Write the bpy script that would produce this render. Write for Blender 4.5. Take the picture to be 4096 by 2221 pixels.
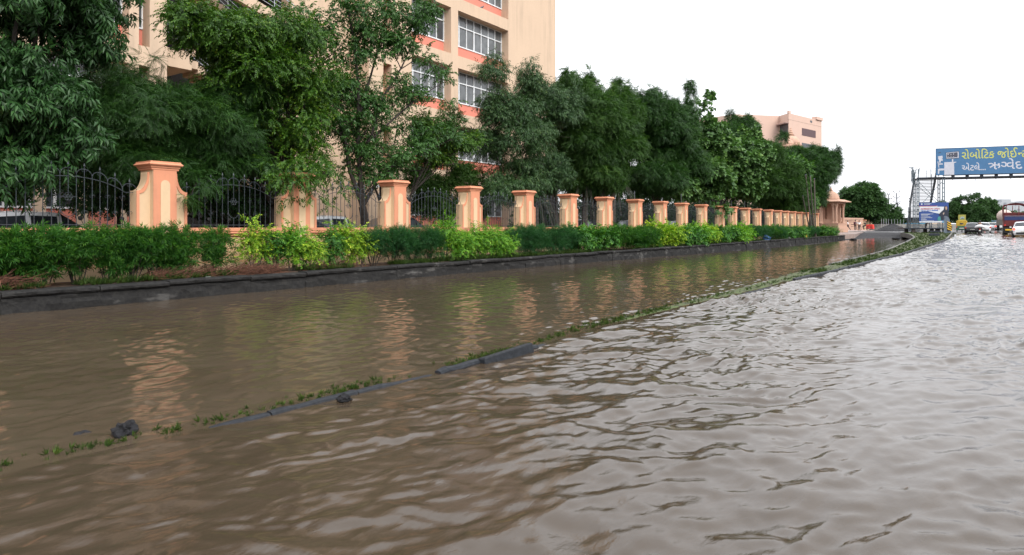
import bpy, bmesh, math, random
import numpy as np
from mathutils import Vector, Matrix
for _o in list(bpy.data.objects): bpy.data.objects.remove(_o)
SC = bpy.context.scene
COL = SC.collection
R = math.radians
rng = np.random.default_rng(7)
random.seed(7)
# ---------------------------------------------------------------- camera, sky, sun, exposure
H = 1.6                                    # eye height above the flood water
YAW = R(35.57)                             # camera looks left of the road axis (+Y)
cam_d = bpy.data.cameras.new('camera'); cam = bpy.data.objects.new('camera', cam_d); COL.objects.link(cam)
cam.location = (0, 0, H); cam.rotation_euler = (R(90), 0, YAW)
cam_d.sensor_width = 36; cam_d.lens = 36 * 662.5 / 1024
cam_d.shift_y = -(277.5 - 226.5) / 1024
cam_d.clip_start = 0.05; cam_d.clip_end = 3000
SC.camera = cam
W = bpy.data.worlds.new('World'); SC.world = W; W.use_nodes = True
nt = W.node_tree; nt.nodes.clear()
sky = nt.nodes.new('ShaderNodeTexSky'); sky.sky_type = 'NISHITA'; sky.sun_disc = False
SUN_EL, SUN_AZ = R(38), R(110)              # azimuth clockwise from +Y
sky.sun_elevation = SUN_EL; sky.sun_rotation = SUN_AZ
sky.air_density = 1.0; sky.dust_density = 5.0; sky.ozone_density = 1.0
hs = nt.nodes.new('ShaderNodeHueSaturation'); hs.inputs['Saturation'].default_value = 0.12
mx = nt.nodes.new('ShaderNodeMixRGB'); mx.inputs[0].default_value = 0.85     # overcast: evens the sky out
mx.inputs[2].default_value = (11.8, 12.0, 12.5, 1)
bg = nt.nodes.new('ShaderNodeBackground'); bg.inputs[1].default_value = 0.15
wo = nt.nodes.new('ShaderNodeOutputWorld')
nt.links.new(sky.outputs[0], hs.inputs['Color']); nt.links.new(hs.outputs[0], mx.inputs[1])
# overcast sky: the zenith is about three times as bright as the horizon
tc = nt.nodes.new('ShaderNodeTexCoord'); sz = nt.nodes.new('ShaderNodeSeparateXYZ'); mr = nt.nodes.new('ShaderNodeMapRange')
nt.links.new(tc.outputs['Generated'], sz.inputs[0]); nt.links.new(sz.outputs[2], mr.inputs[0])
mr.inputs[1].default_value = 0.0; mr.inputs[2].default_value = 1.0; mr.inputs[3].default_value = 0.46; mr.inputs[4].default_value = 1.0
mm = nt.nodes.new('ShaderNodeMixRGB'); mm.blend_type = 'MULTIPLY'; mm.inputs[0].default_value = 1.0
nt.links.new(mx.outputs[0], mm.inputs[1]); nt.links.new(mr.outputs[0], mm.inputs[2])
nt.links.new(mm.outputs[0], bg.inputs[0]); nt.links.new(bg.outputs[0], wo.inputs[0])
sun_d = bpy.data.lights.new('sun', 'SUN'); sun_d.energy = 1.5; sun_d.angle = R(25); sun_d.color = (1.0, 0.96, 0.9)
sun = bpy.data.objects.new('sun', sun_d); COL.objects.link(sun)
_sd = Vector((math.sin(SUN_AZ) * math.cos(SUN_EL), math.cos(SUN_AZ) * math.cos(SUN_EL), math.sin(SUN_EL)))
sun.rotation_euler = _sd.to_track_quat('Z', 'Y').to_euler(); sun.location = (20, 0, 40)
SC.view_settings.view_transform = 'Standard'; SC.view_settings.look = 'None'
SC.view_settings.exposure = 0.8; SC.view_settings.gamma = 1.0
SC.cycles.max_bounces = 6; SC.cycles.diffuse_bounces = 3; SC.cycles.glossy_bounces = 3
SC.cycles.transmission_bounces = 3; SC.cycles.transparent_max_bounces = 6
SC.cycles.caustics_reflective = False; SC.cycles.caustics_refractive = False

# ---------------------------------------------------------------- site geometry helpers
CA, SA = math.cos(YAW), math.sin(YAW)
def ray(sx, sy):
    """direction of the sight line through a point of the 4096-px photograph (used once, to survey the site)"""
    u, v = (sx - 2048) / 2650.0, (906 - sy) / 2650.0
    return Vector((-SA + u * CA, CA + u * SA, v))
def at(sx, zc, sy=None, z=None):
    d = ray(sx, 906 if sy is None else sy) * zc
    return Vector((d.x, d.y, (H + d.z) if z is None else z))
def onX(sx, sy, X):
    d = ray(sx, sy); t = X / d.x
    return Vector((X, d.y * t, H + d.z * t))
def onz(sx, sy, z):
    d = ray(sx, sy); t = (z - H) / d.z
    return Vector((d.x * t, d.y * t, z))
def gR(y): return np.interp(y, [-50, 26, 33, 40, 50, 59, 71, 88, 106, 124, 160, 3000], [0, 0, .03, .12, .33, .52, .63, .67, .70, .84, .95, .95])
def gL(y): return np.interp(y, [-50, 45, 106, 3000], [0, 0, .13, .13])

# ---------------------------------------------------------------- tagging and linking
def tag(o, label=None, cat=None, group=None, kind=None):
    if label: o['label'] = label
    if cat:
        o['category'] = cat
        if not kind: kind = 'thing'
    if group: o['group'] = group
    if kind: o['kind'] = kind
    return o
def empty(name, loc=(0, 0, 0), rz=0.0, label=None, cat=None, group=None):
    o = bpy.data.objects.new(name, None); o.empty_display_size = .2; COL.objects.link(o)
    o.location = loc; o.rotation_euler = (0, 0, rz)
    return tag(o, label, cat, group)
def copy_tree(o, parent=None):
    c = o.copy(); COL.objects.link(c)
    c.parent = parent
    for ch in list(o.children): copy_tree(ch, c)
    return c
def np_mesh(name, verts, tris, mat, parent=None, tone=None, smooth=False, n=3):
    me = bpy.data.meshes.new(name)
    verts = np.asarray(verts, dtype=np.float32).reshape(-1, 3); tris = np.asarray(tris, dtype=np.int32).reshape(-1, n)
    me.vertices.add(len(verts)); me.vertices.foreach_set('co', verts.ravel())
    me.loops.add(len(tris) * n); me.loops.foreach_set('vertex_index', tris.ravel())
    me.polygons.add(len(tris)); me.polygons.foreach_set('loop_start', np.arange(0, len(tris) * n, n, dtype=np.int32))
    try: me.polygons.foreach_set('loop_total', np.full(len(tris), n, dtype=np.int32))
    except Exception: pass
    if tone is not None:
        a = me.attributes.new('tone', 'FLOAT', 'POINT'); a.data.foreach_set('value', np.asarray(tone, dtype=np.float32))
    me.update(calc_edges=True)
    if smooth: me.polygons.foreach_set('use_smooth', np.ones(len(tris), dtype=bool))
    me.materials.append(mat)
    o = bpy.data.objects.new(name, me); COL.objects.link(o)
    if parent: o.parent = parent
    return o

class MB:
    """collects simple shapes and links them as one mesh object"""
    def __init__(s): s.v = []; s.f = []; s.m = []; s.mi = 0
    def add(s, v, f):
        b = len(s.v); s.v += [tuple(p) for p in v]
        for q in f: s.f.append(tuple(b + i for i in q)); s.m.append(s.mi)
        return s
    def box(s, x0, x1, y0, y1, z0, z1, M=None):
        v = [(x0, y0, z0), (x1, y0, z0), (x1, y1, z0), (x0, y1, z0), (x0, y0, z1), (x1, y0, z1), (x1, y1, z1), (x0, y1, z1)]
        if M is not None: v = [M @ Vector(p) for p in v]
        return s.add(v, [(0, 3, 2, 1), (4, 5, 6, 7), (0, 1, 5, 4), (1, 2, 6, 5), (2, 3, 7, 6), (3, 0, 4, 7)])
    def cbox(s, c, sx, sy, sz, M=None):
        if M is None: return s.box(c[0]-sx/2, c[0]+sx/2, c[1]-sy/2, c[1]+sy/2, c[2]-sz/2, c[2]+sz/2)
        T = Matrix.Translation(Vector(c)) @ M
        return s.box(-sx/2, sx/2, -sy/2, sy/2, -sz/2, sz/2, T)
    def beam(s, a, b, w, h=None):
        a, b = Vector(a), Vector(b); h = h or w; d = b - a; L = d.length
        q = d.to_track_quat('Y', 'Z').to_matrix().to_4x4()
        return s.box(-w/2, w/2, 0, L, -h/2, h/2, Matrix.Translation(a) @ q)
    def tube(s, pts, r, n=6, cap=True):
        pts = [Vector(p) for p in pts]; rs = r if isinstance(r, (list, tuple)) else [r] * len(pts)
        V = []; F = []; prev = None
        for i, p in enumerate(pts):
            t = (pts[min(i+1, len(pts)-1)] - pts[max(i-1, 0)])
            t = t.normalized() if t.length > 1e-9 else Vector((0, 0, 1))
            if prev is None:
                a = t.orthogonal().normalized()
            else:
                a = prev - t * prev.dot(t); a = a.normalized() if a.length > 1e-6 else t.orthogonal().normalized()
            prev = a; b = t.cross(a)
            for k in range(n):
                th = 2 * math.pi * k / n
                V.append(p + (a * math.cos(th) + b * math.sin(th)) * rs[i])
        for i in range(len(pts) - 1):
            for k in range(n):
                k2 = (k + 1) % n; F.append((i*n+k, i*n+k2, (i+1)*n+k2, (i+1)*n+k))
        if cap: F.append(tuple(range(n-1, -1, -1))); F.append(tuple((len(pts)-1)*n + k for k in range(n)))
        return s.add(V, F)
    def lathe(s, c, prof, n=16):
        V = []; F = []
        for (r, z) in prof:
            for k in range(n):
                th = 2*math.pi*k/n; V.append((c[0]+r*math.cos(th), c[1]+r*math.sin(th), c[2]+z))
        for i in range(len(prof)-1):
            for k in range(n):
                k2 = (k+1) % n; F.append((i*n+k, i*n+k2, (i+1)*n+k2, (i+1)*n+k))
        F.append(tuple(range(n-1, -1, -1))); F.append(tuple((len(prof)-1)*n+k for k in range(n)))
        return s.add(V, F)
    def sqlathe(s, c, prof, hy=None):
        """square profile stack: prof = (half width, z)"""
        V = []; F = []
        for p in prof:
            w, z = p[0], p[1]; wy = w if len(p) < 3 else p[2]
            V += [(c[0]-w, c[1]-wy, c[2]+z), (c[0]+w, c[1]-wy, c[2]+z), (c[0]+w, c[1]+wy, c[2]+z), (c[0]-w, c[1]+wy, c[2]+z)]
        for i in range(len(prof)-1):
            for k in range(4): F.append((i*4+k, i*4+(k+1) % 4, (i+1)*4+(k+1) % 4, (i+1)*4+k))
        F.append((3, 2, 1, 0)); b = (len(prof)-1)*4; F.append((b, b+1, b+2, b+3))
        return s.add(V, F)
    def prism(s, pts, axis, a0, a1):
        """extrude a 2-D outline along axis 'x','y' or 'z'"""
        n = len(pts)
        def P(p, a): return {'x': (a, p[0], p[1]), 'y': (p[0], a, p[1]), 'z': (p[0], p[1], a)}[axis]
        return s.add([P(p, a0) for p in pts] + [P(p, a1) for p in pts],
                     [tuple(range(n-1, -1, -1)), tuple(range(n, 2*n))] + [(i, (i+1) % n, n+(i+1) % n, n+i) for i in range(n)])
    def quad(s, a, b, c, d): return s.add([a, b, c, d], [(0, 1, 2, 3)])
    def build(s, name, mat, parent=None, loc=None, rz=None, smooth=False, bevel=0.0):
        me = bpy.data.meshes.new(name); me.from_pydata([tuple(p) for p in s.v], [], s.f)
        bm = bmesh.new(); bm.from_mesh(me); bmesh.ops.recalc_face_normals(bm, faces=bm.faces); bm.to_mesh(me); bm.free()
        mats = mat if isinstance(mat, (list, tuple)) else [mat]
        for m in mats: me.materials.append(m)
        if len(mats) > 1: me.polygons.foreach_set('material_index', s.m)
        if smooth: me.polygons.foreach_set('use_smooth', [True] * len(me.polygons))
        o = bpy.data.objects.new(name, me); COL.objects.link(o)
        if parent: o.parent = parent
        if loc is not None: o.location = loc
        if rz is not None: o.rotation_euler = (0, 0, rz)
        if bevel:
            b = o.modifiers.new('bevel', 'BEVEL'); b.width = bevel; b.segments = 2; b.limit_method = 'ANGLE'
        return o

# ---------------------------------------------------------------- materials
def new_mat(name):
    m = bpy.data.materials.new(name); m.use_nodes = True
    return m, m.node_tree, m.node_tree.nodes['Principled BSDF']
def N(nt, t, **kw):
    n = nt.nodes.new(t)
    for k, v in kw.items(): setattr(n, k, v)
    return n
def noise(nt, scale, detail=4, rough=.6, vec=None, dist=0.0):
    n = N(nt, 'ShaderNodeTexNoise'); n.inputs['Scale'].default_value = scale; n.inputs['Detail'].default_value = detail
    n.inputs['Roughness'].default_value = rough; n.inputs['Distortion'].default_value = dist
    if vec is not None: nt.links.new(vec, n.inputs['Vector'])
    return n
def coords(nt, scale=(1, 1, 1), which='Object'):
    c = N(nt, 'ShaderNodeTexCoord'); mp = N(nt, 'ShaderNodeMapping'); mp.inputs['Scale'].default_value = scale
    nt.links.new(c.outputs[which], mp.inputs['Vector']); return mp.outputs[0]
def ramp(nt, fac, stops):
    r = N(nt, 'ShaderNodeValToRGB'); els = r.color_ramp.elements
    while len(els) < len(stops): els.new(0.5)
    for e, (p, c) in zip(els, stops): e.position = p; e.color = (*c[:3], 1) if len(c) >= 3 else (c[0],)*3 + (1,)
    nt.links.new(fac, r.inputs[0]); return r.outputs[0]
def mix(nt, fac, a, b, mode='MIX'):
    m = N(nt, 'ShaderNodeMixRGB', blend_type=mode)
    for i, x in ((0, fac), (1, a), (2, b)):
        if isinstance(x, (int, float)): m.inputs[i].default_value = x
        elif isinstance(x, tuple): m.inputs[i].default_value = (*x[:3], 1)
        else: nt.links.new(x, m.inputs[i])
    return m.outputs[0]
def bump(nt, h, bsdf, strength=.3, dist=.01):
    b = N(nt, 'ShaderNodeBump'); b.inputs['Strength'].default_value = strength; b.inputs['Distance'].default_value = dist
    nt.links.new(h, b.inputs['Height']); nt.links.new(b.outputs[0], bsdf.inputs['Normal']); return b
_MC = {}
def plain(name, col, rough=.6, metal=0.0, var=.12, scale=6, spec=.5, coat=0.0):
    if name in _MC: return _MC[name]
    m, nt, b = new_mat(name)
    n = noise(nt, scale, 4, .6, coords(nt))
    c2 = tuple(max(0, c * (1 - 2 * var)) for c in col); c3 = tuple(min(1, c * (1 + var)) for c in col)
    nt.links.new(ramp(nt, n.outputs[0], [(.3, c2), (.7, c3)]), b.inputs['Base Color'])
    b.inputs['Roughness'].default_value = rough; b.inputs['Metallic'].default_value = metal
    b.inputs['Specular IOR Level'].default_value = spec; b.inputs['Coat Weight'].default_value = coat
    _MC[name] = m; return m
def plaster(name, col, stain=(.25, .2, .15), amt=.35, streak=True, rough=.85, which='Object'):
    """painted render: mottled, with weather streaks running down and a fine sandy bump"""
    m, nt, b = new_mat(name)
    v = coords(nt, which=which)
    n1 = noise(nt, .6, 5, .6, v); n2 = noise(nt, 9, 4, .7, v)
    base = mix(nt, .5, ramp(nt, n1.outputs[0], [(.25, tuple(c*.93 for c in col)), (.75, tuple(min(1, c*1.05) for c in col))]),
               ramp(nt, n2.outputs[0], [(.3, tuple(c*.92 for c in col)), (.7, tuple(min(1, c*1.04) for c in col))]))
    if streak:
        vs = coords(nt, (2.2, 2.2, .18), which=which)
        s = noise(nt, 1.0, 6, .65, vs); s2 = noise(nt, .35, 3, .5, v)
        f = mix(nt, 1.0, ramp(nt, s.outputs[0], [(.46, (0, 0, 0)), (.72, (1, 1, 1))]), ramp(nt, s2.outputs[0], [(.4, (0, 0, 0)), (.65, (amt, amt, amt))]), 'MULTIPLY')
        base = mix(nt, f, base, stain)
    nt.links.new(base, b.inputs['Base Color']); b.inputs['Roughness'].default_value = rough
    b.inputs['Specular IOR Level'].default_value = .25
    n3 = noise(nt, 60, 3, .6, v); bump(nt, n3.outputs[0], b, .25, .004)
    return m
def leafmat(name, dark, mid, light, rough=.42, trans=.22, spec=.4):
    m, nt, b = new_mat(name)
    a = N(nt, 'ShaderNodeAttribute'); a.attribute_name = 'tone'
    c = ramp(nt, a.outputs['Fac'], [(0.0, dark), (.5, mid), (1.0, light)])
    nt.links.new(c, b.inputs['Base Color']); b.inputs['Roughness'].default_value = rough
    b.inputs['Specular IOR Level'].default_value = spec*.55
    t = N(nt, 'ShaderNodeBsdfTranslucent'); tc = mix(nt, 1.0, c, (1.0, 1.25, .5), 'MULTIPLY'); nt.links.new(tc, t.inputs[0])
    ms = N(nt, 'ShaderNodeMixShader'); ms.inputs[0].default_value = trans
    nt.links.new(b.outputs[0], ms.inputs[1]); nt.links.new(t.outputs[0], ms.inputs[2])
    nt.links.new(ms.outputs[0], nt.nodes['Material Output'].inputs[0])
    return m

CREAM = (.70, .46, .27); PINK = (.74, .25, .15); SALMON = (.76, .28, .15)
M = {}
M['cream'] = plaster('cream_plaster', (.56, .415, .30), (.27, .21, .16), .5)
M['apron'] = plaster('coral_plaster', (.60, .21, .155), (.35, .2, .15), .3)
M['pcream'] = plaster('pillar_cream', (.60, .43, .27), (.2, .16, .11), .8)
M['ppink'] = plaster('pillar_salmon', (.59, .25, .145), (.2, .11, .08), .8)
M['far_cream'] = plaster('far_cream', (.54, .38, .31), (.4, .32, .28), .3)
M['sandstone'] = plaster('pink_sandstone', (.48, .30, .22), (.2, .14, .12), .6)
M['dark_room'] = plain('dark_interior', (.02, .02, .022), .9)
M['soot'] = plain('dim_plaster', (.035, .032, .034), .9)  # near-black puts the stairwell's shade into its walls; insulators share it
M['white_frame'] = plain('white_aluminium', (.72, .74, .76), .4, var=.05)
M['iron'] = plain('painted_iron', (.045, .055, .065), .45, .3, var=.3, scale=20)
M['steel'] = plain('galvanised_steel', (.15, .19, .22), .55, .3, var=.25, scale=3)
M['dark_steel'] = plain('dark_steel', (.03, .036, .048), .5, .4, var=.25)
M['rail'] = plain('stainless_rail', (.4, .42, .45), .35, .8)
M['bark'] = plain('dark_bark', (.035, .027, .022), .9, var=.4, scale=12)
M['bark2'] = plain('grey_bark', (.10, .085, .07), .9, var=.35, scale=10)
M['twig'] = plain('dry_twig', (.14, .06, .035), .9, var=.4, scale=15)
M['concrete'] = plain('concrete', (.28, .27, .25), .9, var=.2, scale=4)
M['soil'] = plain('damp_soil', (.075, .045, .028), .95, var=.4, scale=5)
M['tar'] = plain('tar_lump', (.012, .012, .014), .8, var=.5, scale=30, spec=.25)
M['skin'] = plain('skin', (.22, .12, .075), .6)
M['hair'] = plain('hair', (.012, .01, .01), .6)
M['white_cloth'] = plain('white_cloth', (.7, .7, .72), .8)
M['dark_cloth'] = plain('dark_cloth', (.02, .022, .03), .85)
M['grey_cloth'] = plain('grey_cloth', (.32, .30, .27), .85)
M['black'] = plain('black_rubber', (.012, .012, .013), .7)
M['red_plastic'] = plain('red_barrier', (.62, .035, .02), .5)
M['yellow'] = plain('yellow_paint', (.72, .42, .03), .5)
M['green_paint'] = plain('green_paint', (.03, .12, .07), .4, coat=.3)
M['white_paint'] = plain('white_car_paint', (.75, .76, .78), .3, var=.03, coat=.5)
M['silver_paint'] = plain('silver_car_paint', (.5, .52, .54), .3, var=.03, coat=.5)
M['dark_paint'] = plain('charcoal_car_paint', (.022, .024, .03), .25, var=.1, coat=.6)
M['brown_paint'] = plain('bronze_car_paint', (.06, .05, .045), .25, var=.1, coat=.6)
M['truck_red'] = plain('faded_truck_red', (.12, .014, .014), .5, var=.3, scale=2)
M['plate'] = plain('number_plate', (.6, .6, .55), .5)
M['tail'] = plain('tail_lamp', (.65, .04, .03), .25)
m, nt, b = new_mat('tail_lamp_lit'); b.inputs['Base Color'].default_value = (.8, .05, .04, 1)
b.inputs['Emission Color'].default_value = (1, .12, .08, 1); b.inputs['Emission Strength'].default_value = 1.2; M['tail_on'] = m
m, nt, b = new_mat('window_glass'); n = noise(nt, .5, 3, .5, coords(nt))
nt.links.new(ramp(nt, n.outputs[0], [(.35, (.02, .025, .03)), (.65, (.07, .08, .09))]), b.inputs['Base Color'])
b.inputs['Roughness'].default_value = .08; b.inputs['Specular IOR Level'].default_value = .7; M['glass'] = m
m, nt, b = new_mat('frosted_window_glass'); n = noise(nt, 1.3, 4, .6, coords(nt))
nt.links.new(ramp(nt, n.outputs[0], [(.35, (.07, .075, .08)), (.65, (.14, .15, .155))]), b.inputs['Base Color'])
b.inputs['Roughness'].default_value = .2; b.inputs['Specular IOR Level'].default_value = .6; M['tint_glass'] = m
# masonry wall: cream blocks with salmon joints
m, nt, b = new_mat('block_masonry')
br = N(nt, 'ShaderNodeTexBrick'); sep = N(nt, 'ShaderNodeTexCoord'); mp = N(nt, 'ShaderNodeMapping'); mp.inputs['Rotation'].default_value = (0, 0, 0)
sx = N(nt, 'ShaderNodeSeparateXYZ'); cx = N(nt, 'ShaderNodeCombineXYZ')
nt.links.new(sep.outputs['Object'], sx.inputs[0]); nt.links.new(sx.outputs[1], cx.inputs[0]); nt.links.new(sx.outputs[2], cx.inputs[1])
nt.links.new(cx.outputs[0], br.inputs['Vector']); br.inputs['Scale'].default_value = 1.0
br.inputs['Brick Width'].default_value = .42; br.inputs['Row Height'].default_value = .165; br.inputs['Mortar Size'].default_value = .006
br.inputs['Color1'].default_value = (.60, .41, .23, 1); br.inputs['Color2'].default_value = (.57, .38, .21, 1); br.inputs['Mortar'].default_value = (.5, .22, .12, 1)
n = noise(nt, 2.5, 5, .65, coords(nt)); st = ramp(nt, n.outputs[0], [(.45, (1, 1, 1)), (.75, (.62, .58, .5))])
nt.links.new(mix(nt, 1.0, br.outputs[0], st, 'MULTIPLY'), b.inputs['Base Color']); b.inputs['Roughness'].default_value = .9
bump(nt, br.outputs[1], b, -.3, .005); M['masonry'] = m
# kerb stone
m, nt, b = new_mat('kerb_stone'); v = coords(nt)
n1 = noise(nt, 2.2, 6, .7, v); n2 = noise(nt, 14, 5, .7, v); n4 = noise(nt, .9, 4, .6, coords(nt, (1, 1, 2.5)))
c = mix(nt, .55, ramp(nt, n1.outputs[0], [(.3, (.008, .008, .009)), (.6, (.018, .018, .018)), (.8, (.04, .037, .032))]), ramp(nt, n2.outputs[0], [(.3, (.006, .006, .007)), (.7, (.04, .038, .035))]))
c = mix(nt, ramp(nt, n4.outputs[0], [(.58, (0, 0, 0)), (.66, (.8, .8, .8))]), c, (.085, .082, .078))
nt.links.new(c, b.inputs['Base Color']); b.inputs['Roughness'].default_value = .8; b.inputs['Specular IOR Level'].default_value = .15; bump(nt, n2.outputs[0], b, .7, .025); M['kerb'] = m
# wet median kerb
m, nt, b = new_mat('wet_kerb'); n2 = noise(nt, 22, 5, .75, coords(nt))
nt.links.new(ramp(nt, n2.outputs[0], [(.3, (.006, .007, .009)), (.62, (.022, .025, .03)), (.8, (.06, .065, .07))]), b.inputs['Base Color'])
b.inputs['Roughness'].default_value = .6; b.inputs['Specular IOR Level'].default_value = .18; bump(nt, n2.outputs[0], b, .5, .01); M['wet_kerb'] = m
# asphalt
m, nt, b = new_mat('wet_asphalt'); v = coords(nt); n1 = noise(nt, .25, 6, .6, v); n2 = noise(nt, 18, 4, .7, v)
nt.links.new(mix(nt, .5, ramp(nt, n1.outputs[0], [(.35, (.03, .03, .032)), (.65, (.075, .073, .07))]), ramp(nt, n2.outputs[0], [(.3, (.02, .02, .02)), (.7, (.09, .088, .085))])), b.inputs['Base Color'])
nt.links.new(ramp(nt, n1.outputs[0], [(.42, (.12,)*3), (.56, (.7,)*3)]), b.inputs['Roughness']); bump(nt, n2.outputs[0], b, .4, .01); M['asphalt'] = m
m, nt, b = new_mat('gravel'); v = coords(nt); n2 = noise(nt, 9, 6, .8, v); vo = N(nt, 'ShaderNodeTexVoronoi'); vo.inputs['Scale'].default_value = 14; nt.links.new(v, vo.inputs['Vector'])
nt.links.new(ramp(nt, n2.outputs[0], [(.3, (.006, .006, .007)), (.7, (.028, .028, .032))]), b.inputs['Base Color']); b.inputs['Roughness'].default_value = .85
bump(nt, vo.outputs[0], b, 1.0, .04); M['gravel'] = m
m, nt, b = new_mat('paving'); v = coords(nt); n2 = noise(nt, 3, 5, .7, v)
nt.links.new(ramp(nt, n2.outputs[0], [(.3, (.20, .15, .13)), (.7, (.32, .24, .21))]), b.inputs['Base Color']); b.inputs['Roughness'].default_value = .7; M['paving'] = m
m, nt, b = new_mat('yard_ground'); v = coords(nt); n2 = noise(nt, 1.5, 6, .7, v)
nt.links.new(ramp(nt, n2.outputs[0], [(.3, (.06, .045, .035)), (.7, (.16, .13, .10))]), b.inputs['Base Color']); b.inputs['Roughness'].default_value = .9; M['yard'] = m
# foliage
M['leaf_mango'] = leafmat('glossy_dark_leaves', (0.016, 0.041, 0.014), (0.031, 0.086, 0.023), (0.078, 0.172, 0.036), .38, .15)
M['leaf_neem'] = leafmat('dark_pinnate_leaves', (0.014, 0.041, 0.011), (0.031, 0.088, 0.014), (0.109, 0.207, 0.018), .45, .2)
M['leaf_neem2'] = leafmat('green_pinnate_leaves', (0.018, 0.050, 0.011), (0.047, 0.110, 0.018), (0.132, 0.179, 0.027), .5, .25)
M['leaf_ovate'] = leafmat('bright_ovate_leaves', (0.018, 0.055, 0.009), (0.056, 0.131, 0.012), (0.265, 0.331, 0.023), .42, .25)
M['leaf_open'] = leafmat('ovate_leaves', (0.022, 0.063, 0.016), (0.047, 0.117, 0.025), (0.124, 0.248, 0.027), .4, .22)
M['leaf_lance'] = leafmat('grey_green_lance_leaves', (0.021, 0.050, 0.020), (0.047, 0.099, 0.032), (0.139, 0.179, 0.054), .36, .15)
M['leaf_teak'] = leafmat('broad_round_leaves', (0.031, 0.076, 0.023), (0.078, 0.159, 0.041), (0.202, 0.304, 0.072), .5, .18)
M['leaf_far'] = leafmat('distant_leaves', (0.025, 0.062, 0.020), (0.047, 0.108, 0.029), (0.093, 0.179, 0.036), .5, .15)
M['leaf_cone'] = leafmat('dense_small_leaves', (0.022, 0.055, 0.011), (0.044, 0.103, 0.016), (0.093, 0.179, 0.027), .45, .2)
M['leaf_palm'] = leafmat('palm_leaflets', (0.027, 0.048, 0.029), (0.061, 0.090, 0.052), (0.108, 0.138, 0.081), .4, .1)
M['sh_green'] = leafmat('narrow_hedge_leaves', (.016, .065, .014), (.040, .14, .018), (.13, .27, .03), .45, .25)
M['sh_dark'] = leafmat('dark_hedge_leaves', (.015, .060, .024), (.030, .115, .032), (.07, .19, .045), .45, .2)
M['sh_yellow'] = leafmat('golden_hedge_leaves', (.05, .14, .01), (.16, .30, .015), (.48, .55, .05), .45, .3)
M['sh_lime'] = leafmat('lime_hedge_leaves', (.035, .12, .012), (.10, .26, .02), (.26, .42, .03), .45, .3)
M['grass'] = leafmat('grass_blades', (.025, .05, .012), (.05, .095, .02), (.12, .17, .035), .5, .25)
# ================================================================= noise for numpy surfaces
_LAT = rng.random((256, 256))
def vnoise(x, y):
    xi = np.floor(x).astype(int); yi = np.floor(y).astype(int); fx = x - xi; fy = y - yi
    fx = fx*fx*(3-2*fx); fy = fy*fy*(3-2*fy); a = _LAT[xi % 256, yi % 256]; b = _LAT[(xi+1) % 256, yi % 256]
    c = _LAT[xi % 256, (yi+1) % 256]; d = _LAT[(xi+1) % 256, (yi+1) % 256]
    return (a*(1-fx)+b*fx)*(1-fy) + (c*(1-fx)+d*fx)*fy
def fbm(x, y, o=4):
    s = 0; a = .5
    for i in range(o): s = s + a*vnoise(x*2**i+17*i, y*2**i+31*i); a *= .5
    return s
_GA = rng.random((256, 256))*2*math.pi
def perlin(x, y):
    xi = np.floor(x).astype(int); yi = np.floor(y).astype(int); fx = x-xi; fy = y-yi
    def gd(i, j):
        a = _GA[(xi+i) % 256, (yi+j) % 256]; return np.cos(a)*(fx-i)+np.sin(a)*(fy-j)
    u = fx**3*(fx*(fx*6-15)+10); v = fy**3*(fy*(fy*6-15)+10)
    return ((gd(0, 0)*(1-u)+gd(1, 0)*u)*(1-v) + (gd(0, 1)*(1-u)+gd(1, 1)*u)*v)*1.5
def ridged(X, Y, ang, lam, stretch, seed, sy):
    """steep-fronted wavelets: crests run at ang from +Y, about lam apart and stretch times as long"""
    c, s_ = math.cos(ang), math.sin(ang); a = (X*c - Y*s_)/(lam*1.6); b = (X*s_ + Y*c)/(lam*1.6*stretch)
    w = perlin(a*.45+seed, b*.8+seed*2)*1.25 + .35*perlin(a*1.3, b*2.3+seed); a2 = a+w
    n = perlin(a2+seed*3.1, b+w*.4+seed); n2 = perlin(a2*1.9-seed, b*1.9+seed*1.7)
    h = (1-np.sqrt(n*n+.0035)*1.9) ; h = np.clip(h, 0, 1)**1.7
    h2 = (1-np.sqrt(n2*n2+.006)*1.9); h2 = np.clip(h2, 0, 1)**1.6
    att = np.clip((lam*stretch*1.6/sy-3)/4, 0, 1)
    return lam*(h-.35+.38*(h2-.35))*att
# ================================================================= ground
def grid_mesh(name, xs, ys, hfun, mat, kind='structure', smooth=True):
    X, Y = np.meshgrid(xs, ys, indexing='ij'); Z = hfun(X, Y)
    V = np.stack([X, Y, Z], -1).reshape(-1, 3); nx, ny = len(xs), len(ys)
    i = np.arange(nx-1)[:, None]*ny + np.arange(ny-1)[None, :]
    F = np.stack([i, i+ny, i+ny+1, i+1], -1).reshape(-1, 4)
    o = np_mesh(name, V, F, mat, n=4, smooth=smooth); o['kind'] = kind; return o
def median_x(y): return np.interp(y, MY, MX)
# survey of the median kerb (photo points of its top, with heights)
_mk = [(0, 1893, .03), (300, 1818, .03), (640, 1745, .03), (1000, 1662, .04), (1200, 1607, .05), (1767, 1474, .05), (2093, 1390, .05), (2353, 1313, .05), (2761, 1213, .05), (3031, 1155, .05), (3196, 1110, .06), (3300, 1090, .06), (3489, 1043, .10), (3618, 1012, .20), (3783, 956, .66)]
_mp = [onz(*p) for p in _mk]
MY = np.array([-40, -5] + [p.y for p in _mp]); MX = np.array([-5.25, -5.2] + [p.x for p in _mp])
print('median', [(round(p.x, 2), round(p.y, 2)) for p in _mp])
def ground_h(X, Y):
    right = gR(Y) - .22
    left = gL(Y) - .25 + np.clip((Y-96)/16, 0, 1)**1.5 * .95
    mxv = median_x(Y)
    t = np.clip((X - (mxv-.5)) / .5, 0, 1)
    h = left*(1-t) + right*t
    h = np.where(Y > 126, np.maximum(h, gR(Y)+.0), h)
    tt = np.clip((-14.85 - X)/.1, 0, 1)
    h = np.where((Y < 95), h*(1-tt) + .30*tt, h)
    return h
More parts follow.
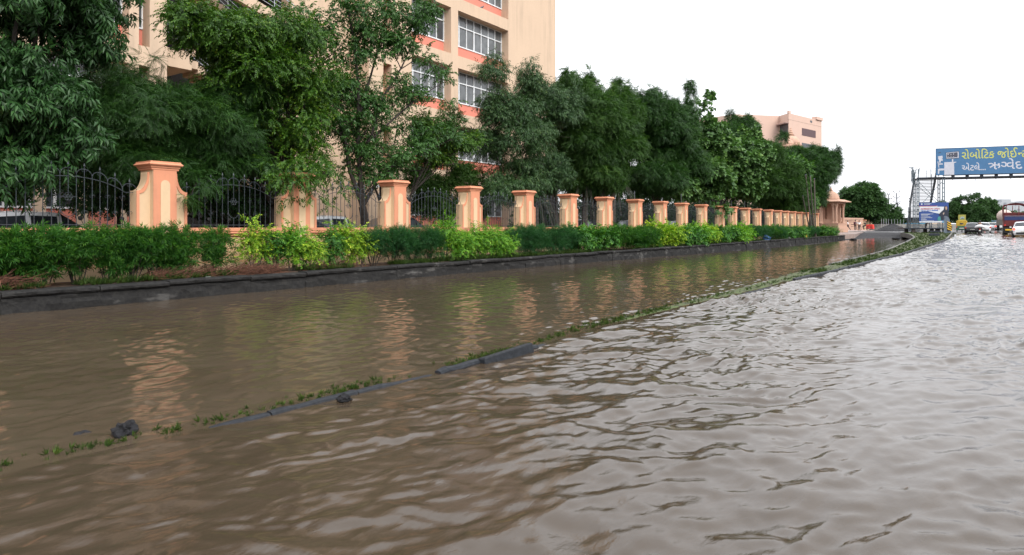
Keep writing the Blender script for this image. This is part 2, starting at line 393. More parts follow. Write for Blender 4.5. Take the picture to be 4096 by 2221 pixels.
xs = np.unique(np.concatenate([np.linspace(-900, -60, 15), np.linspace(-60, -16, 20), np.linspace(-16, -13.5, 12), np.linspace(-13.5, 3, 60), np.linspace(3, 40, 15), np.linspace(40, 900, 15)]))
ys = np.unique(np.concatenate([np.linspace(-300, -10, 10), np.linspace(-10, 140, 150), np.linspace(140, 400, 20), np.linspace(400, 1800, 15)]))
grid_mesh('ground', xs, ys, ground_h, M['asphalt'])
# yard behind the boundary wall, planting bed between wall and kerb
MB().box(-60, -16.95, -40, 112, .25, .55).build('yard_ground', M['yard']).__setitem__('kind', 'structure')
o = grid_mesh('planting_bed', np.linspace(-16.7, -14.8, 12), np.linspace(-12, 92, 420), lambda X, Y: .345 + .07*fbm(X*1.5, Y*1.5), M['soil'])
# raised kerb with worn cap stones along the planting bed
def worn_bar(mb, ya, yb, prof, jit, step=.11, seed=0):
    """a stone of cross-section prof (x, z), subdivided along y and roughened"""
    r_ = random.Random(seed); n = max(2, int((yb-ya)/step)+1); m_ = len(prof); V = []; F = []
    for i in range(n):
        y = ya+(yb-ya)*i/(n-1); e = .55 if i in (0, n-1) else 0
        for (x, z, j) in prof:
            V.append((x+j*jit*(float(vnoise(np.array([y*3.1+seed]), np.array([z*9]))[0])-.5)*2+r_.gauss(0, jit*.18)*j-e*jit*j, y, z+j*jit*.5*r_.gauss(0, .35)-e*jit*.6*j*(z > .2)))
    for i in range(n-1):
        for k in range(m_): F.append((i*m_+k, i*m_+(k+1) % m_, (i+1)*m_+(k+1) % m_, (i+1)*m_+k))
    F += [tuple(range(m_)), tuple((n-1)*m_+k for k in range(m_-1, -1, -1))]; mb.add(V, F)
mb = MB(); y = -12.0; sd = 0
while y < 90:
    L = random.uniform(1.1, 2.3); dx = random.uniform(-.03, .03); dz = random.uniform(-.014, .014); sd += 1
    xc = -14.5 + (0.25*max(0, (y-70)/20)); tz = .39 + .0015*max(0, y) + dz; st = .11 if y < 45 else .5
    worn_bar(mb, y+.010, y+L-.010, [(xc-.36+dx, tz-.105, 0), (xc-.36+dx, tz, .3), (xc-.12+dx, tz+.004, .6), (xc+.015+dx, tz, .9), (xc+.04+dx, tz-.03, 1), (xc+.035+dx, tz-.075, 1), (xc+.01+dx, tz-.105, 1)], .022, st, sd)
    xw = xc + random.uniform(-.035, .0)
    worn_bar(mb, y, y+L, [(xw-.33, -.4, 0), (xw-.33, tz-.108, 0), (xw-.03, tz-.108, .5), (xw-.005, tz-.14, 1), (xw, tz-.2, 1), (xw+.015, tz-.28, 1), (xw+.03, -.05, 1), (xw+.03, -.4, 0)], .03, st, sd+500)
    y += L
o = mb.build('kerb', M['kerb'], smooth=False); o['kind'] = 'structure'
# ================================================================= flood water
M['water'], nt, b = new_mat('muddy_water')
v = coords(nt); n1 = noise(nt, .35, 5, .6, v, .6); n2 = noise(nt, 2.2, 4, .6, coords(nt, (1.6, .5, 1)), 1.0)
c = mix(nt, .5, ramp(nt, n1.outputs[0], [(.3, (.035, .025, .0155)), (.7, (.056, .041, .028))]), ramp(nt, n2.outputs[0], [(.3, (.037, .026, .0165)), (.7, (.053, .039, .027))]))
nt.links.new(c, b.inputs['Base Color']); b.inputs['Roughness'].default_value = .045; b.inputs['IOR'].default_value = 1.40
b.inputs['Specular IOR Level'].default_value = .5
nb = noise(nt, 13, 5, .66, coords(nt, (1.9, .6, 1)), .8); nb2 = noise(nt, 48, 3, .6, coords(nt, (1.6, .7, 1)), .5)
hh = mix(nt, .25, nb.outputs[0], nb2.outputs[0]); bb = bump(nt, hh, b, .28, .010)
M['pool'] = M['water'].copy(); M['pool'].name = 'muddy_pool_water'
for n in M['pool'].node_tree.nodes:
    if n.type == 'VALTORGB':
        for e in n.color_ramp.elements: e.color = (e.color[0]*1.32, e.color[1]*1.34, e.color[2]*1.35, 1)
    if n.type == 'BSDF_PRINCIPLED': n.inputs['IOR'].default_value = 1.33; n.inputs['Roughness'].default_value = .07
    if n.type == 'BUMP': n.inputs['Strength'].default_value = .16
def waves(X, Y, comps, sy, seed):
    Z = np.zeros_like(X)
    wx = X + .24*(fbm(X*.9+seed, Y*.35, 3)-.47) + .12*(fbm(X*3.1, Y*1.3+seed, 2)-.4)
    wy = Y + .5*(fbm(X*.6, Y*.5+seed+9, 3)-.47)
    for (lam, ang, amp, ph, sharp) in comps:
        k = 2*math.pi/lam; kx, ky = k*math.cos(ang), k*math.sin(ang)
        lamy = 2*math.pi/max(abs(ky), 1e-3); att = np.clip((lamy/sy - 2.5)/3, 0, 1)
        mod = np.clip(vnoise(X/(lam*2.7)+ph*7, Y/(lam*8)+ph*3)*2.1-.45, 0, 1.4)
        s = .5+.5*np.sin(kx*wx+ky*wy+ph)
        Z += amp*att*mod*(2*s**sharp-.9)
    return Z
def comps(n, l0, l1, a0, spread, steep, sharp=1.6, seed=1):
    r = np.random.default_rng(seed); out = []
    for i in range(n):
        lam = l0*(l1/l0)**r.random(); out.append((lam, a0 + r.normal()*spread, steep*lam/(2*math.pi), r.random()*6.28, sharp))
    return out
YS = [-6.0]
while YS[-1] < 128: YS.append(YS[-1] + .028*(1+max(0, YS[-1]-1)/9))
YS = np.array(YS); DY = np.gradient(YS)
# main carriageway: fast, choppy run-off, crests running mostly along the road
S = np.linspace(0, 1, 300)
CR = comps(12, .2, .6, R(-17), R(22), .045, 1.8, 3) + comps(7, .6, 1.6, R(-12), R(25), .055, 1.6, 4) + comps(14, .095, .17, R(-20), R(45), .035, 1.5, 5) + comps(6, .2, .6, R(-65), R(20), .03, 1.5, 8)
def right_sheet(u, ys):
    U, Y = np.meshgrid(u, ys, indexing='ij'); mxv = median_x(Y)
    X = mxv - .05 + U
    sy = np.broadcast_to(DY[None, :], Y.shape)
    Z = waves(X, Y, CR, sy, 3)
    patch = .75+1.15*np.clip(perlin(X*.55+3, Y*.22+8)*1.3+.5, 0, 1)
    nl = np.clip(1.15-np.clip(X+3.2, 0, 3)/1.6-np.clip(Y-3.5, 0, 5)/3.5, 0, 1); lw = 1-.6*nl; hw = 1+.5*nl
    Z = Z*(1-.5*nl)
    Z += patch*(lw*ridged(X, Y, R(17), .36, 2.6, 1.3, sy)*.046 + ridged(X, Y, R(30), .20, 2.4, 5.7, sy)*.055*hw + lw*ridged(X, Y, R(8), .85, 3.0, 9.1, sy)*.040 + ridged(X, Y, R(70), .35, 2.2, 4.4, sy)*.028 + ridged(X, Y, R(20), .14, 2.4, 6.6, sy)*.050*hw + ridged(X, Y, R(-25), .17, 2.2, 12.6, sy)*.022)
    edge = np.exp(-((X-mxv)/1.1)**2)
    amp = .78*(.55+.45*np.clip((X+3.6)/1.6+np.clip((Y-2.5)/3.5, 0, 2), 0, 1)) + .30*edge*np.clip((Y-4)/6, 0, 1) + .22*np.clip(-(X+1.0)/1.5, 0, 1)*np.clip((Y-1.5)/4, .1, 1) + .5*np.exp(-((Y-24)/14)**2)
    amp *= np.clip((U)/.12, .25, 1)
    Z = Z*amp*.8 + gR(Y)
    return X, Y, Z
u = np.concatenate([np.arange(0, 7.2, .026), np.linspace(7.25, 40, 90)])
X, Y, Z = right_sheet(u, YS)
i = np.arange(len(u)-1)[:, None]*len(YS) + np.arange(len(YS)-1)[None, :]
F = np.stack([i, i+len(YS), i+len(YS)+1, i+1], -1).reshape(-1, 4)
o = np_mesh('flood_water', np.stack([X, Y, Z], -1), F, M['water'], n=4, smooth=True); tag(o, kind='structure')
# service lane: calmer pool, small ripples; livelier where it spills over the median
CL = comps(16, .16, .45, R(60), R(35), .026, 1.3, 11) + comps(14, .09, .18, R(70), R(40), .026, 1.2, 12) + comps(5, .6, 1.6, R(40), R(40), .012, 1.2, 13)
CS = comps(14, .12, .4, R(-20), R(30), .09, 1.7, 21)
YL = YS[YS < 112]; DL = np.gradient(YL)
u = np.concatenate([np.arange(0, 2.2, .03), np.linspace(2.25, 9.95, 170)])   # distance left of the median
U, Y = np.meshgrid(u, YL, indexing='ij'); mxv = median_x(Y) - .05
span = (mxv + 14.46); X = mxv - U*np.minimum(1, span/9.4)
sy = np.broadcast_to(DL[None, :], Y.shape)
spill = np.exp(-(U/.9)**2)*(.35+.65*np.exp(-((Y-14)/9)**2)) + .6*np.exp(-((U-1.1)/.5)**2)*np.exp(-((Y-17)/5)**2)
Z = waves(X, Y, CL, sy, 5) + ridged(X, Y, R(-20), .30, 3.0, 2.3, sy)*.030 + ridged(X, Y, R(-35), .16, 2.5, 7.7, sy)*.034 + ridged(X, Y, R(15), .22, 3.0, 3.9, sy)*.026 + waves(X, Y, CS, sy, 7)*np.clip(spill, 0, 1.1) + gL(Y)
t = np.clip(1 - U/.5, 0, 1); Z = Z*(1-t) + (gR(Y)-.0)*t*(Y < 40) + Z*t*(Y >= 40)
i = np.arange(len(u)-1)[:, None]*len(YL) + np.arange(len(YL)-1)[None, :]
F = np.stack([i, i+1, i+len(YL)+1, i+len(YL)], -1).reshape(-1, 4)
o = np_mesh('pool_water', np.stack([X, Y, Z], -1), F, M['pool'], n=4, smooth=True); tag(o, kind='structure')
# ================================================================= median kerb and island
mb = MB(); r = random.Random(5)
ky = np.arange(-3, 62, .5); prof = []
def kerb_top(y):
    v = .006 + .03*(vnoise(np.array([y*.45]), np.array([3.3]))[0]-.5)*2
    for (a, bq, h) in [(3.2, 4.9, .006), (5.3, 7.4, .02)]:
        if a < y < bq: v = max(v, h+.02)
    for (a, bq) in [(-5, 3.0), (7.5, 9.4), (10.0, 11.6), (12.2, 13.4), (14.4, 16.0)]:
        if a < y < bq: v = min(v, -.02)
    return v + float(gR(y))
seg = 0.0; yy = -3.0
while yy < 66:
    L = r.uniform(.8, 1.1); y0, y1 = yy, yy+L-.012
    x0, x1 = float(median_x(y0)), float(median_x(y1)); z0, z1 = kerb_top(y0+.1), kerb_top(y1-.1)
    if yy > 20: z0 = float(gR(y0))+.07+.03*min(1, (yy-20)/10); z1 = float(gR(y1))+.07+.03*min(1, (yy-20)/10)
    zb = min(z0, z1) - .3; w = .072; ns = 8 if yy < 25 else 3; V = []; F = []
    for i in range(ns):
        t = i/(ns-1); y_ = y0+(y1-y0)*t; x_ = x0+(x1-x0)*t+r.gauss(0, .006); z_ = z0+(z1-z0)*t+r.gauss(0, .004)-(.006 if i in (0, ns-1) else 0)
        V += [(x_-w, y_, zb), (x_+.03, y_, zb), (x_+.025, y_, z_-.035), (x_+.008, y_, z_-.008), (x_-.02, y_, z_), (x_-w+.01, y_, z_-.002), (x_-w, y_, z_-.015)]
        if i: F += [((i-1)*7+k, (i-1)*7+(k+1) % 7, i*7+(k+1) % 7, i*7+k) for k in range(7)]
    F += [tuple(range(7)), tuple((ns-1)*7+k for k in range(6, -1, -1))]; mb.add(V, F)
    yy += L
o = mb.build('median_kerb', M['wet_kerb'], smooth=False); o['kind'] = 'structure'
# tilted kerb block that broke out of the line
p = onz(1985, 1420, .03)
bl = MB(); bl.cbox((0, 0, 0), .13, .95, .17, Matrix.Rotation(R(-12), 4, 'Y') @ Matrix.Rotation(R(3), 4, 'X'))
o = bl.build('kerb_block', M['wet_kerb'], loc=(float(median_x(p.y))+.05, p.y+.1, .0), rz=R(-3), bevel=.02)
tag(o, 'dark tilted kerb block breaking the surface where the waves dip beside the median', 'kerb block')
# grassy island: survey of its left kerb
_lk = [(3148, 1092, .06), (3328, 1055, .06), (3559, 1003, .10), (3700, 962, .30), (3712, 950, .42), (3646, 936, .62), (3600, 932, .75)]
LK = [onz(*p) for p in _lk]
print('island', [(round(p.x, 2), round(p.y, 2)) for p in LK])
LKy = np.array([p.y for p in LK]); LKx = np.array([p.x for p in LK])
# ================================================================= boundary wall, pillars, fence panels
XW = -16.65
def pil_y(px):
    zc = -XW * 814.5 / (985.7 - px); return (zc + XW*SA) / CA
_px = [161.8, 298.6, 396.9, 472, 527, 571, 607, 637.6, 662.7, 684, 703.6, 721.5, 734, 747, 758.5, 770.2, 779.2, 786.7, 793.7, 800.2, 806.7, 816.8]
PY = [pil_y(p) for p in _px]; PY = [PY[0]-4.03] + PY
print('pillars', [round(y, 1) for y in PY])
w = empty('boundary_wall', (0, 0, 0), 0, 'low cream block wall with salmon coping behind the roadside hedge', 'wall')
MB().box(-16.90, -16.62, -14, PY[-1]+.5, .2, 1.33).build('wall_face', M['masonry'], w)
MB().prism([(-16.96, 1.334), (-16.58, 1.334), (-16.56, 1.35), (-16.56, 1.385), (-16.52, 1.40), (-16.505, 1.43), (-16.52, 1.46), (-16.50, 1.475), (-16.50, 1.56), (-17.0, 1.57), (-17.0, 1.35)], 'y', -14, PY[-1]+.5).build('coping', M['ppink'], w)
MB().box(-16.60, -16.56, -14, PY[-1]+.5, .2, .62).build('plinth_band', M['pcream'], w)
# pillar: square shaft with a moulded cap and a concave shoulder on each side
def make_pillar():
    root = empty('pillar')
    t, b = 3.2, .25
    sh = MB().box(-.62, -.0, -.29, .29, b, 2.99).build('shaft', M['pcream'], root)
    f = MB(); f.box(.0025, .016, -.285, .285, 1.0, 2.985); f.build('front_face', M['ppink'], root)
    n = 14; cap = [(-.115, 1.0), (.115, 1.0)] + [(.115*math.cos(math.pi*k/n), 2.62+.125*math.sin(math.pi*k/n)) for k in range(n+1)]
    MB().prism(cap, 'x', .018, .028).build('inset_panel', M['pcream'], root)
    c = MB(); cx0 = -.31
    prof = [(.325, 2.985), (.335, 3.0), (.335, 3.03), (.355, 3.045), (.36, 3.07), (.365, 3.085), (.40, 3.10), (.415, 3.125), (.40, 3.15), (.375, 3.165), (.372, 3.2), (.33, 3.205)]
    c.sqlathe((cx0, 0, 0), prof)
    c.build('cap', M['ppink'], root)
    for s in (-1, 1):
        o2 = []
        for k in range(13):
            a = math.pi/2*k/12; o2.append((s*(.315+.27*(1-math.sin(a))+.02), 2.47+.42*(1-math.cos(a))))
        # outline: outer vertical edge, ledge, concave curve, top
        out = [(s*.292, 1.0), (s*.62, 1.0), (s*.62, 2.47), (s*.60, 2.47)] + [(s*(.60-.235*math.sin(math.pi/2*k/12)), 2.47+.42*(1-math.cos(math.pi/2*k/12))) for k in range(13)] + [(s*.36, 2.93), (s*.292, 2.93)]
        if s < 0: out = out[::-1]
        wg = MB().prism(out, 'x', -.45, -.13).build('shoulder', M['pcream'], root)
        # raised salmon border following the edge
        e = MB(); edge = [(s*.62, 1.0), (s*.62, 2.47)] + [(s*(.60-.235*math.sin(math.pi/2*k/12)), 2.47+.42*(1-math.cos(math.pi/2*k/12))) for k in range(13)] + [(s*.365, 2.93)]
        inner = [(s*.555, 1.0), (s*.555, 2.40)] + [(s*(.545-.225*math.sin(math.pi/2*k/12)), 2.40+.45*(1-math.cos(math.pi/2*k/12))) for k in range(13)] + [(s*.315, 2.93)]
        V = []; F = []
        for q in range(len(edge)):
            V += [(-.127, *edge[q]), (-.127, *inner[q]), (-.11, *edge[q]), (-.11, *inner[q])]
            if q: a = 4*(q-1); b_ = 4*q; F += [(a+2, a+3, b_+3, b_+2), (a, a+2, b_+2, b_), (a+1, b_+1, b_+3, a+3)]
        e.add(V, F); e.build('border', M['ppink'], wg)
        MB().box(-.45, -.13, *(sorted((s*.292, s*.62))), .25, .998).build('shoulder_base', M['masonry'], root)
    return root
P0 = make_pillar()
names = ['tall salmon and cream pillar nearest the camera at the left, behind the hedge', 'pillar half hidden under leafy hanging branches, beside the yellow shrubs']
ordn = ['third', 'fourth', 'fifth', 'sixth', 'seventh', 'eighth', 'ninth', 'tenth', 'eleventh', 'twelfth', 'thirteenth', 'fourteenth', 'fifteenth', 'sixteenth', 'seventeenth', 'eighteenth', 'nineteenth', 'twentieth', 'twenty-first', 'twenty-second']
for i, y in enumerate(PY):
    p = P0 if i == 0 else copy_tree(P0)
    p.location = (XW+.15, y, 0)
    if i == 0: lab = 'salmon and cream wall pillar beyond the left edge, before the first fence panel'
    elif i <= 2: lab = names[i-1]
    elif i == len(PY)-1: lab = 'last salmon and cream pillar of the wall, beside the stone pavilion'
    else: lab = f'salmon and cream wall pillar, {ordn[i-3]} counted from the left along the hedge'
    tag(p, lab, 'pillar', 'pillars of the boundary wall')
# fence panel, 2.75 m clear
def spiral(c, r, s, up, n=14):
    """C scroll curling away from a bar"""
    return [(0, c[0]+s*(r - r*math.cos(a)*(1-.25*k/n)), c[1]+up*r*math.sin(a)*(1-.25*k/n)) for k in range(n+1) for a in [math.pi*1.6*k/n]]
def make_panel(detail=True):
    root = empty('iron_fence'); L = 2.75; n = 17; sp = L/n; z0 = 1.56
    def rail(y):
        t = max(0, 1-(abs(y)/(L/2-sp*1.3))**2) if abs(y) < L/2-sp*1.3 else 0
        return 2.42 + .32*t**.8
    bars = MB()
    for k in range(n):
        y = (k-8)*sp; z = rail(y)
        seg = 5 if detail else 3
        if k % 2 == 0:
            top = z + .24
            if k == 8:
                bars.tube([(0, y, z0), (0, y, 1.83)], .009, seg); bars.tube([(0, y, 2.37), (0, y, top)], .009, seg)
            else: bars.tube([(0, y, z0), (0, y, top)], .009, seg)
            bars.lathe((0, y, top-.01), [(.006, 0), (.024, .03), (.018, .06), (.001, .11)], 4 if not detail else 5)
        else: bars.tube([(0, y, z0), (0, y, z+.05)], .009, seg)
    bars.build('bar_grille', M['iron'], root)
    rl = MB(); ys_ = np.linspace(-L/2, L/2, 29 if detail else 13)
    rl.tube([(.012, y, rail(y)) for y in ys_], .010, 4)
    rl.tube([(.012, -L/2, 1.64), (.012, L/2, 1.64)], .010, 4); rl.build('rails', M['iron'], root)
    hp = MB()
    for k in range(0, n, 2):
        y = (k-8)*sp; z = rail(y)+.05
        zl, zr = rail(y-sp)+.05, rail(y+sp)+.05
        pts = []
        for q in range(9):
            a = math.pi*q/8; zz = (zl*(1+math.cos(a))+zr*(1-math.cos(a)))/2
            pts.append((0, y-sp*math.cos(a), zz+.15*math.sin(a)))
        if k in (0, 16): pts = pts[0 if k == 16 else 4:5 if k == 16 else 9] if False else pts
        hp.tube(pts, .008, 4)
    hp.build('hoop_crest', M['iron'], root)
    if detail:
        def one(nm, tubes):
            m_ = MB(); [m_.tube(*t) for t in tubes]; m_.build(nm, M['iron'], root)
        for k in range(n):
            y = (k-8)*sp
            if k in (7, 8, 9): continue
            z = 2.30 if k % 2 else 1.93
            for s in (-1, 1): one('scroll', [(spiral((y, z), .032, s, 1), .005, 3)])
            if k % 2 == 0:
                for s in (-1, 1): one('scroll', [(spiral((y, rail(y)+.16), .028, s, 1), .005, 3)])
        cy, cz = 0, 2.28; fl = []
        for q in range(6):
            a = math.pi/3*q; c = (cy+.062*math.cos(a), cz+.062*math.sin(a))
            fl.append(([(0, c[0]+.033*math.cos(t), c[1]+.033*math.sin(t)) for t in np.linspace(0, 2*math.pi, 11)], .006, 4))
        one('flower_scroll', fl+[([(0, -sp, cz), (0, sp, cz)], .007, 4)])
        one('hanging_loop', [([(0, -sp*math.cos(t), 2.05-.22*math.sin(t)) for t in np.linspace(0, math.pi, 13)], .010, 4)])
    return root
F0 = make_panel(True); F1 = make_panel(False); used = [False, False]
for i in range(len(PY)-1):
    d = 0 if i < 9 else 1; src = (F0, F1)[d]
    p = src if not used[d] else copy_tree(src); used[d] = True
    gap = PY[i+1]-PY[i]-1.24
    p.location = (XW-.14, (PY[i]+PY[i+1])/2, 0); p.scale = (1, gap/2.75, 1)
    lab = 'arched wrought iron fence panel at the far left, with the white car behind it' if i == 0 else \
        'arched iron fence panel between the nearest pillar and the leaf-covered one' if i == 1 else \
        f'arched iron fence panel right after the {(["", "leaf-covered"]+ordn)[i-1]} pillar counted from the left'
    tag(p, lab, 'fence', 'wrought iron fence panels between the pillars')
# ================================================================= office building behind the fence
XF = -26.0
def fy(px, X=XF):
    zc = -X*814.5/(985.7-px); return (zc + X*SA)/CA
OB = empty('office_building', (XF, 0, 0), 0, 'cream multi-storey block with recessed window bays and coral aprons behind the trees', 'building')
def holed_wall(x, depth, y0, y1, z0, z1, holes, mb):
    """front face of a wall at x with rectangular openings (ya, yb, za, zb) and their reveals"""
    ys_ = sorted({y0, y1, *[h[0] for h in holes], *[h[1] for h in holes]}); zs_ = sorted({z0, z1, *[h[2] for h in holes], *[h[3] for h in holes]})
    for i in range(len(ys_)-1):
        for j in range(len(zs_)-1):
            ym, zm = (ys_[i]+ys_[i+1])/2, (zs_[j]+zs_[j+1])/2
            if any(h[0] < ym < h[1] and h[2] < zm < h[3] for h in holes): continue
            mb.quad((x, ys_[i], zs_[j]), (x, ys_[i+1], zs_[j]), (x, ys_[i+1], zs_[j+1]), (x, ys_[i], zs_[j+1]))
    for (a, b_, c, d) in holes:
        xd = x-depth
        mb.quad((x, a, c), (xd, a, c+.05), (xd, a, d), (x, a, d)); mb.quad((x, b_, c), (x, b_, d), (xd, b_, d), (xd, b_, c+.05))
        mb.quad((x, a, d), (xd, a, d), (xd, b_, d), (x, b_, d)); mb.quad((x, a, c), (x, b_, c), (xd, b_, c+.05), (xd, a, c+.05))
ZF = [(1.45, 4.2), (4.95, 7.7), (8.45, 11.2), (11.95, 14.7), (15.45, 18.2), (18.95, 21.7)]
RD = .6
yB = [fy(p) for p in (411.5, 451, 458, 508.3, 555.5)]     # bay edges of the right wing
holes = [(yB[0], yB[1], *z) for z in ZF] + [(yB[2], yB[3], *z) for z in ZF]
slots = [(24.62, 25.22, z[0], z[1]-.9 if i else 4.2) for i, z in enumerate(ZF)]
mb = MB(); holed_wall(0, RD, 23.6, yB[4], .5, 22.6, holes+slots, mb)
mb.quad((0, yB[4], .5), (-14, yB[4], .5), (-14, yB[4], 22.6), (0, yB[4], 22.6))          # end wall
mb.quad((0, 23.6, .5), (0, 23.6, 22.6), (-1.5, 23.6, 22.6), (-1.5, 23.6, .5))
mb.quad((0, 23.6, 22.6), (0, yB[4], 22.6), (-14, yB[4], 22.6), (-14, 23.6, 22.6))
mb.quad((-1.5, 20.0, .5), (-1.5, 23.6, .5), (-1.5, 23.6, 22.6), (-1.5, 20.0, 22.6))
mb.quad((-1.5, 20.0, .5), (-1.5, 20.0, 22.6), (-2.3, 20.0, 22.6), (-2.3, 20.0, .5))
MB().quad((-2.3, 20.0, .5), (-2.3, 20.0, 22.6), (-7, 20.0, 22.6), (-7, 20.0, .5)).build('stairwell_side_wall', M['soot'], OB)  # inner stretch of the wall, coloured with the stairwell's shade
mb.build('right_wing_wall', M['cream'], OB)
# left wing
ly = [(3.2, 7.0), (7.35, 11.8), (12.15, 12.55)]
holesL = [(a, b_, *z) for (a, b_) in ly for z in ZF]
mb = MB(); holed_wall(0, RD, -14, 13.2, .5, 22.6, holesL, mb)
mb.quad((0, 13.2, .5), (0, 13.2, 22.6), (-7, 13.2, 22.6), (-7, 13.2, .5)); mb.quad((0, -14, 22.6), (0, 13.2, 22.6), (-14, 13.2, 22.6), (-14, -14, 22.6))
mb.quad((0, -14, .5), (-14, -14, .5), (-14, -14, 22.6), (0, -14, 22.6))
mb.build('left_wing_wall', M['cream'], OB)
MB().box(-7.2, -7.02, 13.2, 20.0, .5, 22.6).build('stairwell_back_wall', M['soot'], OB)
mb = MB()
mb.box(-7.0, -.0, 13.2, 20.0, 21.9, 22.6); mb.build('stairwell_roof', M['cream'], OB)
# windows: white sliding frames over a coral apron
def window(y0, y1, z0, z1, ncol, parent, label=None, glass=None, transom=.36):
    x = -RD+.02
    MB().box(-RD-.2, -RD, y0, y1, z0+.0, z0+.78).build('apron', M['apron'], parent)
    zb, zt = z0+.78, z1
    f = MB(); t = .045
    f.box(x-.05, x+.03, y0, y1, zb, zb+t+.02); f.box(x-.05, x+.03, y0, y1, zt-t, zt)
    f.box(x-.05, x+.03, y0, y0+t, zb+t+.02, zt-t); f.box(x-.05, x+.03, y1-t, y1, zb+t+.02, zt-t)
    zm = zt - (zt-zb)*transom
    f.box(x-.045, x+.035, y0+t, y1-t, zm-t*.7, zm+t*.7)
    for k in range(1, ncol):
        y = y0+(y1-y0)*k/ncol; wd = .045 if (k % 2 == 1) else .022
        f.box(x-.045, x+.028, y-wd, y+wd, zb+t+.02, zm-t*.7); f.box(x-.04, x+.02, y-.022, y+.022, zm+t*.7, zt-t)
    w_ = f.build('window', M['white_frame'], parent)
    g = MB()
    for k in range(ncol):
        a, b_ = y0+(y1-y0)*k/ncol, y0+(y1-y0)*(k+1)/ncol; dx = random.uniform(-.012, .0); tl = random.uniform(-.004, .004)
        g.box(x-.03+dx, x-.02+dx, a+.01, b_-.01, zb+.03, zm); g.box(x-.03+dx+tl, x-.02+dx+tl, a+.01, b_-.01, zm+.002, zt-.02)
    g.build('pane', glass or M['tint_glass'], w_)
    if label: w_['label'] = label
for z in ZF:
    window(yB[2], yB[3], z[0], z[1], 7, OB); window(yB[0], yB[1], z[0], z[1], 5, OB, glass=M['tint_glass'] if z[0] < 11 else M['glass'])
for z in ZF:
    window(ly[0][0], ly[0][1], z[0], z[1], 5, OB, glass=M['glass']); window(ly[1][0], ly[1][1], z[0], z[1], 6, OB, glass=M['glass']); window(ly[2][0], ly[2][1], z[0], z[1], 1, OB, glass=M['glass'])
mb = MB()
for s in slots: mb.box(-RD-.1, -RD, s[0], s[1], s[2], s[3])
mb.build('slot_panel', M['apron'], OB)
# ground floor pilasters seen through the fence
mb = MB()
for k, y in enumerate([8.9, 10.2, 11.5]): mb.box(.0025, .09, y-.18, y+.18, .5, 4.4)
mb.build('pilaster', M['cream'], OB)
mb = MB(); mb.box(.0025, .05, 7.0, 13.0, .5, 1.95); mb.build('dado', M['apron'], OB)
# stairs in the open stairwell
def flight(y0, z0, y1, z1, x0, x1, n, name):
    s = MB(); dy, dz = (y1-y0)/n, (z1-z0)/n
    for k in range(n):
        a, b_ = sorted((y0+dy*k, y0+dy*(k+1)))
        zt = z0+dz*(k+1) if dz > 0 else z0+dz*k
        s.box(x0, x1, a, b_, zt-.34, zt)
    s.build(name, M['cream'], OB)
def railing(pts, name):
    r_ = MB()
    for (a, b_) in zip(pts, pts[1:]):
        a, b_ = Vector(a), Vector(b_); n_ = max(1, int((b_-a).length/1.1))
        for k in range(n_+1):
            p = a.lerp(b_, k/n_); r_.tube([p, p+Vector((0, 0, .95))], .022, 6)
        for h in (.25, .45, .65, .95): r_.tube([a+Vector((0, 0, h)), b_+Vector((0, 0, h))], .014 if h < .9 else .024, 5)
    r_.build(name, M['rail'], OB)
for i, zl in enumerate([5.45, 8.95, 12.45, 15.95]):
    MB().box(-3.2, -1.3, 13.2, 14.9, zl-.75, zl).build('landing', M['cream'], OB)
    flight(14.9, zl, 18.0, zl-1.75, -3.2, -1.9, 10, 'stair_flight')
    MB().box(-4.6, -1.3, 18.0, 20.0, zl-2.1, zl-1.75).build('half_landing', M['cream'], OB)
    flight(18.0, zl-1.75, 14.9, zl-3.5, -4.6, -3.25, 10, 'stair_flight')
    railing([(-1.35, 13.3, zl), (-1.35, 14.85, zl)], 'stair_railing'); railing([(-1.95, 15.0, zl-.1), (-1.95, 17.9, zl-1.7)], 'stair_railing')
mb = MB()
mb.prism([(13.3, 12.6), (19.9, 10.8), (19.9, 11.3), (13.3, 13.1)], 'x', -1.2, -.95)
mb.build('stair_parapet', M['cream'], OB); railing([(-1.05, 13.4, 13.1), (-1.05, 19.8, 11.3)], 'stair_railing')
# camera on the wall
c = empty('security_camera', (XF+.02, 23.95, 3.75), 0, 'small white security camera on a bracket on the cream wall', 'camera')
MB().box(0, .22, -.02, .02, .02, .06).build('bracket', M['white_frame'], c)
MB().box(.1, .38, -.07, .07, -.12, .0).build('housing', M['white_frame'], c); MB().lathe((.2, 0, -.2), [(.05, 0), (.06, .05), (.05, .078)], 10).build('lens', M['black'], c)
# pigeons on the ledges
def pigeon(loc, rz, lab):
    r_ = empty('pigeon', loc, rz, lab, 'bird', 'pigeons on the window ledges'); b_ = MB()
    b_.tube([(-.20, 0, .06), (-.10, 0, .075), (0, 0, .10), (.08, 0, .13), (.115, 0, .18), (.14, 0, .205), (.175, 0, .195)], [.012, .035, .06, .055, .03, .03, .006], 8)
    b_.build('pigeon_body', plain('pigeon_grey', (.10, .11, .13), .7), r_, smooth=True)
    MB().tube([(0, .02, .0), (0, .02, .08)], .005, 4).tube([(0, -.02, .0), (0, -.02, .08)], .005, 4).build('legs', M['tail'], r_)
pigeon((XF-.12, 33.2, 15.46), R(60), 'grey pigeon on the ledge under the upper coral apron')
pigeon((XF-.12, 28.4, 11.98), R(-50), 'grey pigeon on the lower window ledge near the tree branch')
